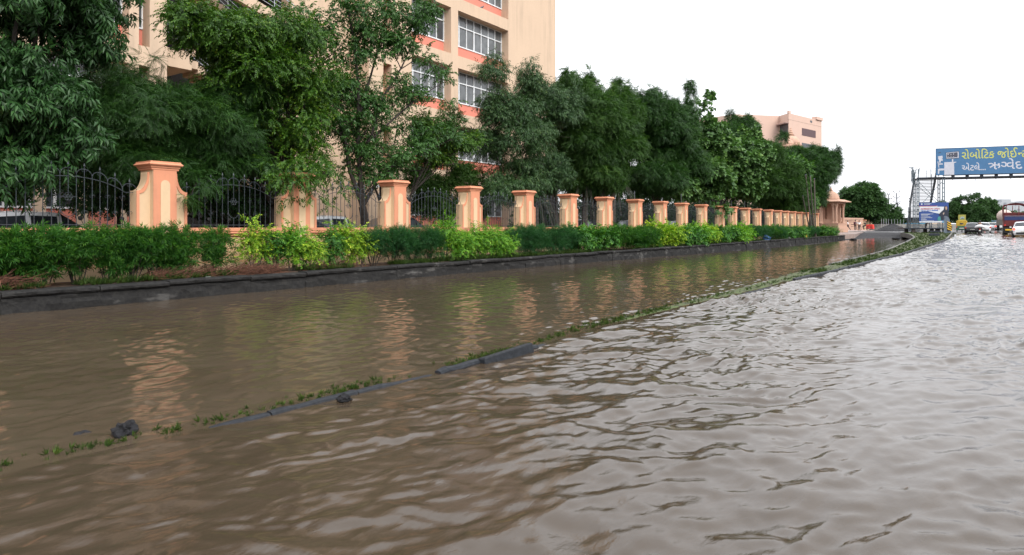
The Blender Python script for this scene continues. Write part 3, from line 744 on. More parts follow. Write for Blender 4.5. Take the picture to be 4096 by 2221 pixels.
# ================================================================= far campus block
FB = empty('far_block', (0, 0, 0), 0, 'pale pink block with flat parapet and two dark slot windows far behind the trees', 'building')
ZT = 27.0
def fp(sx, y): zc = (ZT-H)*2650/(906-y); return at(sx, zc, z=0)
p0, p1, p2, p3 = fp(3000, 459), fp(3117, 463.5), fp(3155, 452), fp(3287, 484)
nrm = (p3-p2).cross(Vector((0, 0, 1))).normalized(); back = -nrm*16 if nrm.x > 0 else nrm*16
if back.x > 0: back = -back
pm = Vector((p1.x, p1.y, 0)); ext = p0+(p0-p1)*.5
mb = MB(); pts = [ext, p1, p2, p3, p3+back, ext+back]
def ring(z): return [(p.x, p.y, z) for p in pts]
n = len(pts); mb.add(ring(.5)+ring(ZT), [(i, (i+1) % n, n+(i+1) % n, n+i) for i in range(n)]+[tuple(n+i for i in range(n))])
mb.build('wall', M['far_cream'], FB)
def wallbox(a, b_, t0, t1, z0, z1, out, dep, mat, name, parent=FB):
    d = b_-a; nn = d.cross(Vector((0, 0, 1))).normalized()
    q = [a+d*t0, a+d*t1]; mb = MB()
    A, B = q; o1, o0 = nn*out, nn*(out-dep)
    P = [A+o0, B+o0, B+o1, A+o1]
    mb.add([(p.x, p.y, z0) for p in P]+[(p.x, p.y, z1) for p in P], [(3, 2, 1, 0), (4, 5, 6, 7), (0, 1, 5, 4), (1, 2, 6, 5), (2, 3, 7, 6), (3, 0, 4, 7)])
    return mb.build(name, mat, parent)
M['far_win'] = plain('far_window_shade', (.05, .055, .065), .4); M['far_louvre'] = plain('brown_louvre', (.09, .05, .055), .7)
wallbox(p1, p2, .08, .93, 22.3, 24.7, .05, .3, M['far_win'], 'window'); wallbox(p1, p2, -.05, 1.0, 24.72, 24.95, .8, .8, plain('chajja', (.30, .20, .18), .8), 'sunshade')
wallbox(p1, p2, .08, .93, 18.6, 20.9, .05, .3, M['far_win'], 'window')
wallbox(p2, p3, .38, .80, 22.6, 24.3, .05, .3, M['far_louvre'], 'window'); wallbox(p2, p3, .38, .80, 19.2, 20.9, .05, .3, M['far_win'], 'window'); wallbox(p2, p3, .38, .80, 15.8, 17.5, .05, .3, M['far_win'], 'window')
wallbox(p2, p3, .63, .69, 26.0, 26.5, .04, .2, M['far_win'], 'vent')
wallbox(p2, p3, .0, .06, ZT, ZT+.55, .02, .4, M['far_cream'], 'parapet_post'); wallbox(p2, p3, .80, 1.0, ZT, ZT+.7, .3, 1.2, M['far_cream'], 'parapet_block')
wallbox(p2, p3, .0, 1.0, 25.55, 25.6, .02, .3, plain('shadow_groove', (.3, .22, .18), .9), 'groove_shadow');  # raised strip whose darker colour paints the shadow of a groove
# ================================================================= temple-style gate: domes and pavilion
def dome(name, loc, r, lab, body, mat=None):
    g = empty(name, loc, 0, lab, 'dome' if body < 6 else 'tower'); mat = mat or M['sandstone']
    if body:
        b_ = MB(); b_.lathe((0, 0, -body), [(r*1.0, 0), (r*1.0, body-.5), (r*1.25, body-.45), (r*1.3, body-.25), (r*1.08, body-.2), (r*1.05, body)], 16); b_.build('drum', mat, g)
    d = MB(); d.lathe((0, 0, 0), [(r*1.02, .004), (r*1.03, .1*r), (r*.99, .3*r), (r*.88, .55*r), (r*.66, .8*r), (r*.4, .97*r), (r*.3, 1.05*r)], 24); d.build('dome_shell', mat, g, smooth=True)
    f = MB(); f.lathe((0, 0, 1.04*r), [(r*.42, 0), (r*.44, .05*r), (r*.25, .1*r), (r*.33, .16*r), (r*.2, .26*r), (r*.26, .34*r), (r*.14, .5*r), (r*.18, .58*r), (r*.06, .75*r), (r*.09, .82*r), (.01, .98*r)], 12); f.build('finial', mat, g)
    return g
q = at(3163, 118, 577); dome('temple_dome', q, 1.5, 'large pink stone dome with tiered spire rising above the far trees', 13.0)
q = at(3150, 112, 579); dome('temple_dome', q, .95, 'smaller pink stone dome in front of the large one among treetops', 12.0)
# pavilion
ZP = 97.0; pc = at(3324, ZP+1.5, 906)
PV = empty('stone_pavilion', (pc.x, pc.y, 0), R(-12), 'pink stone pavilion with ribbed dome and paired columns at the gate', 'pavilion')
zg = .9; zb_ = H-(909-906)/2650*ZP; zpl = H+(906-893)/2650*ZP; zE = H+(906-814)/2650*ZP; zD = H+(906-800)/2650*ZP
mb = MB(); mb.sqlathe((0, 0, 0), [(1.75, .6), (1.75, zb_), (1.65, zb_+.02), (1.65, zpl-.1), (1.7, zpl-.08), (1.7, zpl)]); mb.build('plinth', M['sandstone'], PV)
for sx_ in (-1, 1):
    for sy_ in (-1, 1):
        for (ax, ay) in ((0, 0), (-.42*sx_, 0)):
            c = MB(); x_, y_ = sx_*1.25+ax, sy_*1.25+ay; hh_ = zE-zpl
            c.lathe((x_, y_, zpl+.004), [(.24, 0), (.24, .12), (.17, .2), (.15, .35), (.145, hh_*.7), (.17, hh_*.72), (.16, hh_*.8), (.24, hh_*.88), (.28, hh_*.93), (.28, hh_-.01)], 10)
            c.build('column', M['sandstone'], PV)
mb = MB(); mb.sqlathe((0, 0, 0), [(1.5, zE), (1.55, zE+.25), (2.1, zE+.22), (2.12, zE+.3), (1.5, zE+.55), (1.45, zE+.62)]); mb.build('eave', M['sandstone'], PV)
mb = MB(); rr = 1.12; mb.lathe((0, 0, zE+.624), [(rr*1.05, 0), (rr*1.03, .15), (rr*.98, .4), (rr*.85, .75), (rr*.6, 1.05), (rr*.35, 1.22), (rr*.2, 1.32)], 24); dm = mb.build('dome', M['sandstone'], PV, smooth=True)
mb = MB(); mb.lathe((0, 0, zE+1.93), [(.26, 0), (.3, .06), (.16, .12), (.2, .2), (.09, .32), (.12, .38), (.05, .5), (.01, .68)], 10); mb.build('finial', M['sandstone'], PV)
mb = MB(); mb.box(-1.0, 1.0, .9, 1.05, zpl, zE); mb.build('screen_wall', M['sandstone'], PV); MB().box(-.9, .9, -1.2, -1.08, zpl, zpl+.55).build('balustrade', M['sandstone'], PV)
pc2 = at(3262, ZP+3, 906)
P2 = copy_tree(PV); P2.location = (pc2.x, pc2.y, 0); P2['label'] = 'second pink stone pavilion mostly hidden by the tree and leaning poles'
# inscribed wall
a_, b2 = at(3352, 116, z=0), at(3452, 124, z=0); L_ = (b2-a_).length; ang = math.atan2((b2-a_).y, (b2-a_).x)
GW = empty('gate_wall', (a_.x, a_.y, 0), ang, 'pink stone gate wall with raised lettering beside the pavilion', 'wall')
zt_ = H+(906-871)/2650*119
MB().box(0, L_, 0, .4, .5, zt_-.22).build('wall_face', M['sandstone'], GW); MB().box(-.08, L_+.08, -.08, .48, zt_-.218, zt_).build('coping', M['sandstone'], GW)
mb = MB(); mb.box(.0, L_, -.12, -.002, .5, 1.55); mb.build('base_course', M['sandstone'], GW)
_r = random.Random(3); mb = MB()
for (z_, u0, u1, h_) in ((zt_-.55, .25, .65, .10), (zt_-.78, .12, .8, .08), (zt_-1.25, .5, .66, .13), (zt_-1.6, .5, .62, .09)):
    x_ = L_*u0
    while x_ < L_*u1: w_ = _r.uniform(.05, .14); mb.box(x_, x_+w_, -.03, -.002, z_, z_+h_*_r.uniform(.7, 1)); x_ += w_+.04+(.1 if _r.random() < .15 else 0)
mb.build('inscription', plain('dark_letters', (.12, .07, .05), .7), GW)
zt2 = H+(906-881)/2650*131
for i, sx in enumerate((3456, 3469, 3481)):
    q = at(sx, 127+i*4, z=0); p = empty('gate_pier', (q.x, q.y, 0), ang, f'small cream pier with salmon cap past the gate wall, {["nearest the wall", "middle one", "farthest right"][i]}', 'pillar', 'piers past the gate wall')
    MB().box(-.25, .25, -.25, .25, .5, zt2-.2).build('shaft', M['pcream'], p); MB().sqlathe((0, 0, 0), [(.28, zt2-.198), (.36, zt2-.1), (.36, zt2), (.3, zt2+.03)]).build('cap', M['ppink'], p)
q = at(3490, 135, z=0); wl = MB().box(-9, 9, -.1, .1, .4, 2.1).build('compound_wall', M['concrete'], loc=(q.x+7, q.y, 0), rz=ang*.2)
tag(wl, 'low grey concrete compound wall behind the gravel heap', 'wall')
# paved apron at the gate
ap = [at(3300, 84, z=0), at(3415, 86, z=0), at(3500, 118, z=0), at(3330, 118, z=0)]
def apz(p): return .58 + .42*min(1, max(0, (p.y-96)/26))
mb = MB(); mb.add([(p.x, p.y, -.2) for p in ap]+[(p.x, p.y, z_) for p, z_ in zip(ap, (.62, .60, .95, 1.0))], [(3, 2, 1, 0), (4, 5, 6, 7), (0, 1, 5, 4), (1, 2, 6, 5), (2, 3, 7, 6), (3, 0, 4, 7)])
o = mb.build('pavement', M['paving']); o['kind'] = 'structure'
# ================================================================= foliage
def leaf_v(l, w, droop=.12, fold=.18, wide=.42, four=True):
    """one folded leaf along +x; 4 triangles (or 2)"""
    if four:
        v = np.array([[0, 0, 0], [wide*l, w/2, fold*w*.5-droop*l*.15], [wide*l, -w/2, fold*w*.5-droop*l*.15], [.52*l, 0, -droop*l*.25-fold*w*.3], [l, 0, -droop*l]])
        f = np.array([[0, 2, 3], [0, 3, 1], [2, 4, 3], [3, 4, 1]])
    else:
        v = np.array([[0, 0, 0], [wide*l, w/2, fold*w*.5], [wide*l, -w/2, fold*w*.5], [l, 0, -droop*l]]); f = np.array([[0, 2, 3], [0, 3, 1]])
    return v, f
def round_leaf(l, w, droop=.2):
    v = [[0, 0, 0], [.22*l, w*.38, .02], [.22*l, -w*.38, .02], [.6*l, w*.48, .0], [.6*l, -w*.48, .0], [.45*l, 0, -.04*l], [l, 0, -droop*l]]
    return np.array(v), np.array([[0, 2, 5], [0, 5, 1], [2, 4, 5], [1, 5, 3], [4, 6, 5], [5, 6, 3]])
def rotm(ax, a):
    x, y, z = ax; c, s = math.cos(a), math.sin(a); C = 1-c
    return np.array([[c+x*x*C, x*y*C-z*s, x*z*C+y*s], [y*x*C+z*s, c+y*y*C, y*z*C-x*s], [z*x*C-y*s, z*y*C+x*s, c+z*z*C]])
def frame(fwd, up=(0, 0, 1)):
    f = np.array(fwd, float); f /= np.linalg.norm(f); y = np.cross(up, f); ny = np.linalg.norm(y)
    y = np.array([0, 1, 0]) if ny < 1e-4 else y/ny
    return np.stack([f, y, np.cross(f, y)], 1)
class Spray:
    def __init__(s): s.V = []; s.F = []; s.T = []; s.n = 0
    def leaf(s, pos, fwd, lv, tone, up=(0, 0, 1), roll=0.0, sc=1.0):
        v, f = lv; Mx = frame(fwd, up)
        if roll: Mx = Mx @ rotm((1, 0, 0), roll)
        s.V.append((v*sc) @ Mx.T + np.array(pos)); s.F.append(f+s.n); s.T.append(np.full(len(v), tone)); s.n += len(v)
    def done(s): return np.concatenate(s.V), np.concatenate(s.F), np.concatenate(s.T)
g = np.random.default_rng(11)
def sp_whorl(n, l, w, twig, elev, jitter=.25, droop=.35, four=True, tip=0.25, round_=False, grav=.0):
    s = Spray()
    for k in range(n):
        t = k/(n-1) if n > 1 else 1; th = k*2.4+g.normal()*.3; e = elev*(1-t*.6)+g.normal()*jitter*.5
        fwd = np.array([math.cos(e), math.sin(e)*math.cos(th), math.sin(e)*math.sin(th)]); fwd[2] -= grav
        sc = g.uniform(.75, 1.15)*(1-.25*t)
        lv = round_leaf(l, w, droop) if round_ else leaf_v(l, w, droop, four=four)
        s.leaf((twig*t, g.normal()*.01, g.normal()*.01 - grav*twig*t*.3), fwd, lv, .35*g.random()+tip*t, roll=g.normal()*.3, sc=sc)
    return s.done()
def sp_twig(n, l, w, twig, droop=.3, four=True, tip=.3, angle=.9):
    """alternate leaves in a loose plane along a slightly drooping twig"""
    s = Spray()
    for k in range(n):
        t = (k+.5)/n; side = 1 if k % 2 else -1; a = angle*(1-.5*t)+g.normal()*.15
        fwd = (math.cos(a), side*math.sin(a), -.15-.3*t+g.normal()*.2)
        s.leaf((twig*t, 0, -.25*twig*t*t), fwd, leaf_v(l, w, droop, four=four), .35*g.random()+tip*t*t, roll=g.normal()*.35, sc=g.uniform(.7, 1.15)*(1-.3*t))
    return s.done()
def sp_pinnate(nf, np_, rach, l, w, four=False, spread=1.1, tip=.35):
    """several feathery compound leaves from one twig tip"""
    s = Spray()
    for q in range(nf):
        th = q*2.4+g.random(); e = spread*g.uniform(.35, 1.0); base = frame((math.cos(e), math.sin(e)*math.cos(th), math.sin(e)*math.sin(th)*.6-.1)); tn = g.random()*.3
        for k in range(np_):
            t = (k+1)/np_; px_ = rach*t; pz = -.45*rach*t*t; slope = -.9*t
            for side in (-1, 1):
                a = 1.15-.35*t; lf = np.array([math.cos(a), side*math.sin(a), -.25+slope*.5]); sc = (1-.45*abs(t-.45))*g.uniform(.85, 1.1)
                s.leaf(base @ np.array([px_, 0, pz]), base @ lf, leaf_v(l, w, .15, .1, four=four), tn+tip*t*g.random(), sc=sc, roll=g.normal()*.2)
    return s.done()
def variants(fn, n=6): return [fn() for _ in range(n)]
TPL = {
 'mango': variants(lambda: sp_whorl(10, .23, .062, .22, 1.15, droop=.45, grav=.55)),
 'neem': variants(lambda: sp_pinnate(5, 8, .30, .075, .019)),
 'neem_far': variants(lambda: sp_pinnate(5, 5, .32, .12, .034)),
 'fern': variants(lambda: sp_pinnate(4, 12, .46, .085, .02)),
 'ovate': variants(lambda: sp_twig(11, .115, .058, .38)),
 'ovate_small': variants(lambda: sp_twig(9, .085, .045, .26)),
 'open': variants(lambda: sp_twig(8, .17, .085, .40, droop=.4, angle=1.0)),
 'lance': variants(lambda: sp_whorl(11, .16, .034, .30, 1.0, droop=.3, grav=.45)),
 'teak': variants(lambda: sp_whorl(7, .30, .24, .25, 1.2, droop=.2, round_=True, grav=.25)),
 'cone': variants(lambda: sp_whorl(9, .11, .032, .16, 1.0, droop=.2, four=False, grav=.1)),
 'far': variants(lambda: sp_whorl(8, .30, .15, .35, 1.1, droop=.2, four=False)),
 'narrow': variants(lambda: sp_whorl(15, .15, .016, .10, 1.25, droop=.25, four=False, tip=.35)),
 'narrow_s': variants(lambda: sp_whorl(12, .11, .011, .14, 1.1, droop=.2, four=False, tip=.3)),
 'duranta': variants(lambda: sp_twig(9, .075, .044, .24, droop=.3, tip=.55, angle=1.1)),
 'duranta_far': variants(lambda: sp_twig(7, .11, .07, .26, droop=.3, four=False, tip=.5)),
 'grass': variants(lambda: sp_whorl(9, .2, .0065, .02, .7, droop=.35, four=False)),
}
def instantiate(kind, pos, fwd, sc, tone, up=None):
    """place sprays of one kind: returns vertex, triangle and tone arrays"""
    pos = np.asarray(pos, float); fwd = np.asarray(fwd, float); fwd /= np.linalg.norm(fwd, axis=1, keepdims=True)+1e-9
    K = len(pos); upv = np.tile([0, 0, 1.0], (K, 1)) + .35*rng.normal(size=(K, 3))
    y = np.cross(upv, fwd); y /= np.linalg.norm(y, axis=1, keepdims=True)+1e-9; z = np.cross(fwd, y)
    Mx = np.stack([fwd, y, z], -1)*np.asarray(sc).reshape(-1, 1, 1)
    tp = TPL[kind]; which = rng.integers(0, len(tp), K); VV = []; FF = []; TT = []; n0 = 0
    for i, (v, f, t) in enumerate(tp):
        m_ = which == i; k = int(m_.sum())
        if not k: continue
        V = np.einsum('kij,vj->kvi', Mx[m_], v) + pos[m_][:, None, :]
        F = f[None]+(np.arange(k)*len(v))[:, None, None]+n0
        T = np.clip(t[None]+np.asarray(tone)[m_][:, None], 0, 1)
        VV.append(V.reshape(-1, 3)); FF.append(F.reshape(-1, 3)); TT.append(T.ravel()); n0 += k*len(v)
    return np.concatenate(VV), np.concatenate(FF), np.concatenate(TT)
def crown_points(clumps, n, droop=.35, inner=.22, low=-.6):
    """sprays over the shells of many small clumps; n = sprays for a clump of 1 m radius"""
    P = []; D = []; T = []
    for c in clumps:
        cx, cy, cz, rx = c[:4]; ry = c[4] if len(c) > 4 else rx; rz = c[5] if len(c) > 5 else rx*.8
        k = max(6, int(n*rx*ry)); u = rng.normal(size=(k, 3)); u /= np.linalg.norm(u, axis=1, keepdims=True)
        low_ = u[:, 2] < low; u[low_, 2] *= -.5
        rf = 1 - .30*rng.random(k)**1.3; inn = rng.random(k) < inner; rf[inn] = rng.uniform(.25, .7, inn.sum())
        P.append(np.array([cx, cy, cz]) + u*rf[:, None]*np.array([rx, ry, rz]))
        d = u*.9 + rng.normal(size=(k, 3))*.35; d[:, 2] -= droop; D.append(d)
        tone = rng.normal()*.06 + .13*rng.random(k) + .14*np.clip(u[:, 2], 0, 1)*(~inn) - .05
        T.append(tone)
    return np.concatenate(P), np.concatenate(D), np.concatenate(T)
def sub_clumps(env, n, rmin, rmax, seed, flat=.8):
    """fill an envelope of ellipsoids with many smaller clumps, denser near its skin"""
    r_ = np.random.default_rng(seed); out = []; vol = np.array([e[3]*(e[4] if len(e) > 4 else e[3]) for e in env]); vol = vol/vol.sum()
    for e, v in zip(env, vol):
        k = max(3, int(round(n*v*1.55))); ry = e[4] if len(e) > 4 else e[3]; rz = e[5] if len(e) > 5 else e[3]
        for _ in range(k):
            u = r_.normal(size=3); u /= np.linalg.norm(u); q = r_.uniform(.45, 1)**.6; s = r_.uniform(rmin, rmax)
            out.append((e[0]+u[0]*q*(e[3]-s*.5), e[1]+u[1]*q*(ry-s*.5), e[2]+u[2]*q*(rz-s*.5), s, s, s*flat*r_.uniform(.7, 1.1)))
    return out
def limb(mb, a, b, r0, r1, n=6, wob=.06, seg=7, sag=0.0, rs=None):
    rs = rs or random; a, b = Vector(a), Vector(b); L = (b-a).length; pts = []; rad = []; off = Vector((0, 0, 0))
    for k in range(seg+1):
        t = k/seg
        if 0 < k < seg: off += Vector((rs.gauss(0, 1), rs.gauss(0, 1), rs.gauss(0, .5)))*wob*L/seg
        pts.append(a.lerp(b, t)+off*(1-t)*1.5*t*2 + Vector((0, 0, sag*math.sin(math.pi*t)*L))); rad.append(r0+(r1-r0)*t)
    mb.tube(pts, rad, n); return pts
DENS = 3.0
def tree(name, label, base, env, kind, mat, nclump=40, rmin=.5, rmax=.9, dens=60, sc=1.0, seed=1, trunk_r=.14, fork=.35, bark='bark', droop=.35, group=None, extra=None, inner=.22, limbs=14, flat=.8, cat='tree', tips=None):
    if tips is None: tips = {'neem_far': 12, 'lance': 12, 'teak': 5}.get(kind, 0)
    root = empty(name, base, 0, label, cat, group); b = Vector(base); rs = random.Random(seed)
    cl = sub_clumps(env, nclump, rmin, rmax, seed, flat) + (extra or [])
    if tips:
        for c in sorted(cl, key=lambda c: -c[2]-c[5]-rs.random()*1.6)[:tips]:
            x_, y_, z_ = c[0]+rs.gauss(0, .25), c[1]+rs.gauss(0, .25), c[2]+c[5]*.9; h_ = rs.uniform(.15, .6)
            for q in range(4): cl.append((x_+rs.gauss(0, .08), y_+rs.gauss(0, .08), z_+h_*q/3, .34-.07*q, .34-.07*q, .22))
    top = max(c[2] for c in cl); cen = Vector((np.mean([c[0] for c in cl]), np.mean([c[1] for c in cl]), np.mean([c[2] for c in cl])))
    mb = MB(); fk = b.lerp(Vector((b.x*.6+cen.x*.4, b.y*.6+cen.y*.4, max(cen.z, b.z+2))), fork)
    limb(mb, b-Vector((0, 0, .15)), fk, trunk_r*1.25, trunk_r*.85, 8, .04, 6, rs=rs)
    mb.build('trunk', M[bark], root).location = -b
    bb = MB(); picks = sorted(cl, key=lambda c: rs.random())[:limbs]
    for c in picks:
        pts = limb(bb, fk, (c[0], c[1], c[2]), trunk_r*.55, .015, 5, .09, 7, rs=rs)
        for _ in range(3):
            p = pts[rs.randrange(3, 7)]; q = p+Vector((rs.gauss(0, .5), rs.gauss(0, .5), rs.gauss(.25, .35))); limb(bb, p, q, .03, .008, 4, .1, 4, rs=rs)
    bb.build('branches', M[bark], root).location = -b
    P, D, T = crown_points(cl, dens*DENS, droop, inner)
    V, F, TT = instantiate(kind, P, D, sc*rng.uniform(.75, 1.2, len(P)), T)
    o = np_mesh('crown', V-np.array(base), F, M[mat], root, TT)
    return root
def cl_at(dx, dy, X, r, ry=None, rz=None, q=1.59006):
    """crown lobe centred on a surveyed sight line (photo position in 2576-px units) at the row X metres from the road axis"""
    p = onX(dx*q, dy*q, X); return (p.x, p.y, p.z, r, ry or r, rz or r*.85)
def base_at(dx, X, z=.55): p = onX(dx*1.59006, 906, X); return (p.x, p.y, z)
# ---- roadside row of trees, left to right
E = cl_at
def loose(P, n, r): return [(P[0]+rng.normal()*r, P[1]+rng.normal()*r, P[2]+rng.normal()*r, .28) for _ in range(n)]
tree('mango_tree', 'large dark tree with long drooping glossy leaves at the left edge', base_at(-60, -19.5),
     [E(60, 60, -18.2, 2.1, 2.1, 2.2), E(-60, 250, -18.0, 1.7), E(0, -120, -18.6, 2.2, 2.4, 2.0), E(190, -40, -18.8, 1.3, 1.3, 1.2), E(120, 300, -17.7, 1.35, 1.3, 1.2), E(200, 60, -18.3, 1.1, 1.1, 1.0), E(70, 420, -17.4, .8, .8, .65), E(-60, 470, -17.6, .8, .9, .6)],
     'mango', 'leaf_mango', 120, .35, .7, 52, 1.0, 3, .2, .3, droop=.75)
tree('neem_tree', 'dark feathery tree behind the nearest pillar, with lighter fronds overhanging the fence', base_at(420, -20.0),
     [E(330, 300, -19.0, 1.5, 1.5, 1.1), E(470, 300, -18.8, 1.5, 1.5, 1.2), E(560, 380, -18.8, 1.2, 1.3, 1.2), E(350, 420, -18.8, 1.2, 1.3, .6), E(600, 250, -19.0, 1.0)],
     'neem', 'leaf_neem', 95, .4, .75, 62, 1.05, 4, .16, .35, droop=.6, extra=[E(485, 455, -16.9, .34, .4, .26), E(525, 470, -16.5, .24), E(470, 505, -16.6, .28, .3, .16), E(450, 420, -17.2, .35), E(510, 440, -16.8, .26)])
tree('fern_leaf_tree', 'slim feathery sapling with an arching frond against the cream wall column', base_at(300, -21.5),
     [E(330, 190, -21.0, .7, .8, .4), E(290, 215, -21.0, .6, .8, .5)], 'fern', 'leaf_open', 12, .3, .45, 26, 1.0, 5, .06, .4, limbs=5, extra=[E(380, 150, -20.6, .3, .4, .15)])
tree('spreading_tree', 'spreading tree with a lit yellow-green umbrella crown drooping over the second pillar', base_at(690, -20.5),
     [E(560, 90, -18.6, 1.5, 1.6, .7), E(690, 90, -18.6, 1.5, 1.6, .9), E(640, 180, -18.4, 1.4, 1.5, .8), E(760, 200, -18.2, 1.2, 1.3, .9), E(520, 50, -18.8, .8, 1., .35), E(770, 330, -17.9, .85, .8, 1.1), E(810, 430, -17.4, .6, .6, .7), E(745, 450, -17.0, .55, .6, .45), E(640, 130, -19.5, 1.6, 1.6, 1.0), E(600, 260, -19.2, 1.5, 1.5, 1.2), E(740, 300, -18.9, 1.2, 1.2, 1.3)],
     'ovate', 'leaf_ovate', 150, .35, .65, 66, .95, 6, .17, .3, droop=.45, extra=[E(735, 505, -16.3, .26, .26, .26), E(720, 455, -16.2, .42, .45, .3), E(770, 455, -16.2, .4, .42, .34), E(700, 425, -16.6, .5, .5, .35), E(790, 420, -16.5, .5, .5, .4), E(745, 420, -16.4, .5, .5, .35), E(800, 490, -16.3, .28, .3, .3), E(860, 480, -16.9, .3, .3, .3), E(460, 20, -18.8, .3, .4, .15), E(830, 520, -16.9, .16)])
tree('shade_tree', 'very dark bushy tree in the shade under the umbrella crown', base_at(590, -22.3),
     [E(600, 330, -21.3, 1.6, 1.6, 1.3), E(720, 330, -21.3, 1.5, 1.5, 1.5), E(800, 250, -21.5, 1.1), E(660, 440, -21.3, 1.1, 1.2, .8), E(520, 400, -21.3, 1.3, 1.3, 1.0), E(330, 400, -21.5, 1.7, 1.7, 1.3), E(200, 430, -22.0, 1.4, 1.6, .9), E(560, 500, -21.3, 1.0, 1.1, .8), E(650, 505, -21.3, 1.0, 1.1, .8), E(480, 500, -21.4, 1.0, 1.1, .8), E(350, 490, -21.6, 1.1, 1.2, .7), E(250, 500, -21.8, .9, 1.1, .5)],
     'ovate_small', 'leaf_mango', 80, .5, .9, 48, 1.3, 7, .10, .35, limbs=5)
tree('shade_tree', 'dark leafy tree behind the open tree and the third pillar', base_at(960, -23.0),
     [E(930, 330, -22.2, 1.3, 1.4, 1.7), E(985, 250, -22.3, 1.1, 1.2, 1.2), E(870, 250, -22.3, 1.2, 1.2, 1.6), E(1010, 420, -22.0, 1.2, 1.2, .8)],
     'ovate_small', 'leaf_open', 60, .4, .7, 20, 1.25, 27, .10, .35, limbs=5)
# open, many-stemmed tree with visible branches
def open_tree():
    base = base_at(912, -18.8); root = empty('multi_stem_tree', base, 0, 'open tree with several dark forking stems and sparse leaves beside the third pillar', 'tree'); b = Vector(base); rs = random.Random(9)
    def pt(dx, dy, X=-18.8): p = onX(dx*1.59006, dy*1.59006, X); return p
    tips = []; mb = MB(); br = MB()
    f0 = pt(912, 520); f1 = pt(908, 430)
    mb.tube([b-Vector((0, 0, .1)), pt(918, 555), f0], [.17, .15, .14], 8)
    main = [([f0, pt(905, 440), pt(900, 340), pt(902, 220), pt(890, 100), pt(870, 0, -18.6)], .11), ([f0, pt(880, 430, -18.9), pt(868, 350, -19.0), pt(840, 260, -19.2), pt(800, 150, -19.4), pt(770, 40, -19.4)], .09),
            ([f0, pt(940, 470, -18.6), pt(985, 420, -18.4), pt(1010, 400, -18.3), pt(1060, 330, -18.2)], .085), ([pt(902, 400), pt(935, 340, -18.5), pt(960, 250, -18.4), pt(1010, 170, -18.3), pt(1060, 60, -18.2)], .07),
            ([pt(935, 350, -18.5), pt(1000, 290, -18.2), pt(1060, 240, -18.1), pt(1120, 205, -18.0)], .05), ([pt(985, 420, -18.4), pt(1040, 400, -18.2), pt(1090, 370, -18.0), pt(1140, 350, -17.9)], .045),
            ([pt(900, 300), pt(930, 200, -18.9), pt(960, 90, -18.9), pt(980, 0, -18.8)], .055), ([pt(868, 350, -19), pt(835, 320, -18.8), pt(810, 300, -18.7)], .035)]
    for pts, r0 in main:
        n = len(pts); mb.tube(pts, [r0*(1-.75*i/(n-1)) for i in range(n)], 7)
        for i in range(1, n):
            for _ in range(5 if i > 1 else 2):
                p = pts[i-1].lerp(pts[i], rs.random()); q = p+Vector((rs.gauss(0, .45), rs.gauss(.1, .5), rs.uniform(-.1, 1.0)))
                limb(br, p, q, r0*.35*(1-.6*i/n)+.008, .006, 4, .1, 5, rs=rs); tips += [q, p.lerp(q, .7)]
            if i == n-1: tips += [pts[i]]*2
    mb.build('trunk', M['bark'], root).location = -b; br.build('branches', M['bark'], root).location = -b
    cl = [(t.x, t.y, t.z+.05, rs.uniform(.28, .48), rs.uniform(.3, .5), rs.uniform(.14, .26)) for t in tips if t.z > 3.0 or rs.random() < .3]
    for (dx, dy, X, r) in [(880, 20, -18.6, .9), (950, 40, -18.6, .8), (820, 90, -19.2, .7), (1040, 60, -18.2, .7), (930, 130, -18.7, .7), (1000, 110, -18.3, .55), (1075, 30, -18.1, .4), (860, 210, -19, .5)]:
        cl += sub_clumps([cl_at(dx, dy, X, r)], 9, .25, .42, int(dx), .6)
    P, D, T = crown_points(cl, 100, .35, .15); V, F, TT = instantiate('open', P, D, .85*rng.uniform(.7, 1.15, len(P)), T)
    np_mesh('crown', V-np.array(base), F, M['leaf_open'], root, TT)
open_tree()
tree('round_tree', 'dense small-leaved tree with a pointed top beneath the reaching branch', base_at(1120, -21.0),
     [E(1110, 440, -20.8, 1.55, 1.6, 1.35), E(1125, 350, -21.0, 1.0, 1.0, 1.1), E(1135, 300, -21.0, .5, .5, .8), E(1060, 480, -20.6, 1.0, 1.0, .8), E(1180, 460, -20.6, .9, 1, 1.0), E(1090, 525, -20.6, 1.1, 1.2, .7), E(1180, 525, -20.6, 1.1, 1.2, .7)],
     'cone', 'leaf_cone', 85, .35, .6, 95, 1.15, 8, .12, .3, droop=.2)
tree('reaching_tree', 'light green leafy bough reaching right in front of the dense round tree', base_at(1010, -19.3),
     [E(1090, 345, -18.8, .8, 1.0, .35), E(1150, 365, -18.6, .8, 1.0, .32), E(1190, 350, -18.6, .5, .7, .22), E(1060, 300, -18.9, .6, .6, .4), E(1110, 400, -18.8, .6, .8, .3)],
     'open', 'leaf_ovate', 34, .25, .42, 60, .8, 12, .05, .5, limbs=8, flat=.55)
tree('willowy_tree', 'grey-green tree with narrow drooping leaves in the middle of the row', base_at(1405, -20.0),
     [E(1290, 340, -18.9, 2.0, 2.0, 1.9), E(1360, 275, -19.0, 1.8, 1.9, 1.4), E(1250, 262, -19.0, 1.0), E(1420, 265, -19.0, 1.2, 1.3, 1.2), E(1300, 450, -18.6, 1.6, 1.6, 1.1), E(1380, 440, -18.8, 1.3, 1.3, 1.4), E(1240, 180, -18.8, .55, .5, .6), E(1330, 205, -18.9, .6, .8, .5), E(1255, 480, -18.3, .8, .8, .7)],
     'lance', 'leaf_lance', 170, .4, .75, 48, 1.15, 13, .17, .3, droop=.7, extra=[E(1205, 170, -18.6, .3), E(1215, 330, -18.5, .35), E(1270, 165, -18.8, .25, .25, .4)])
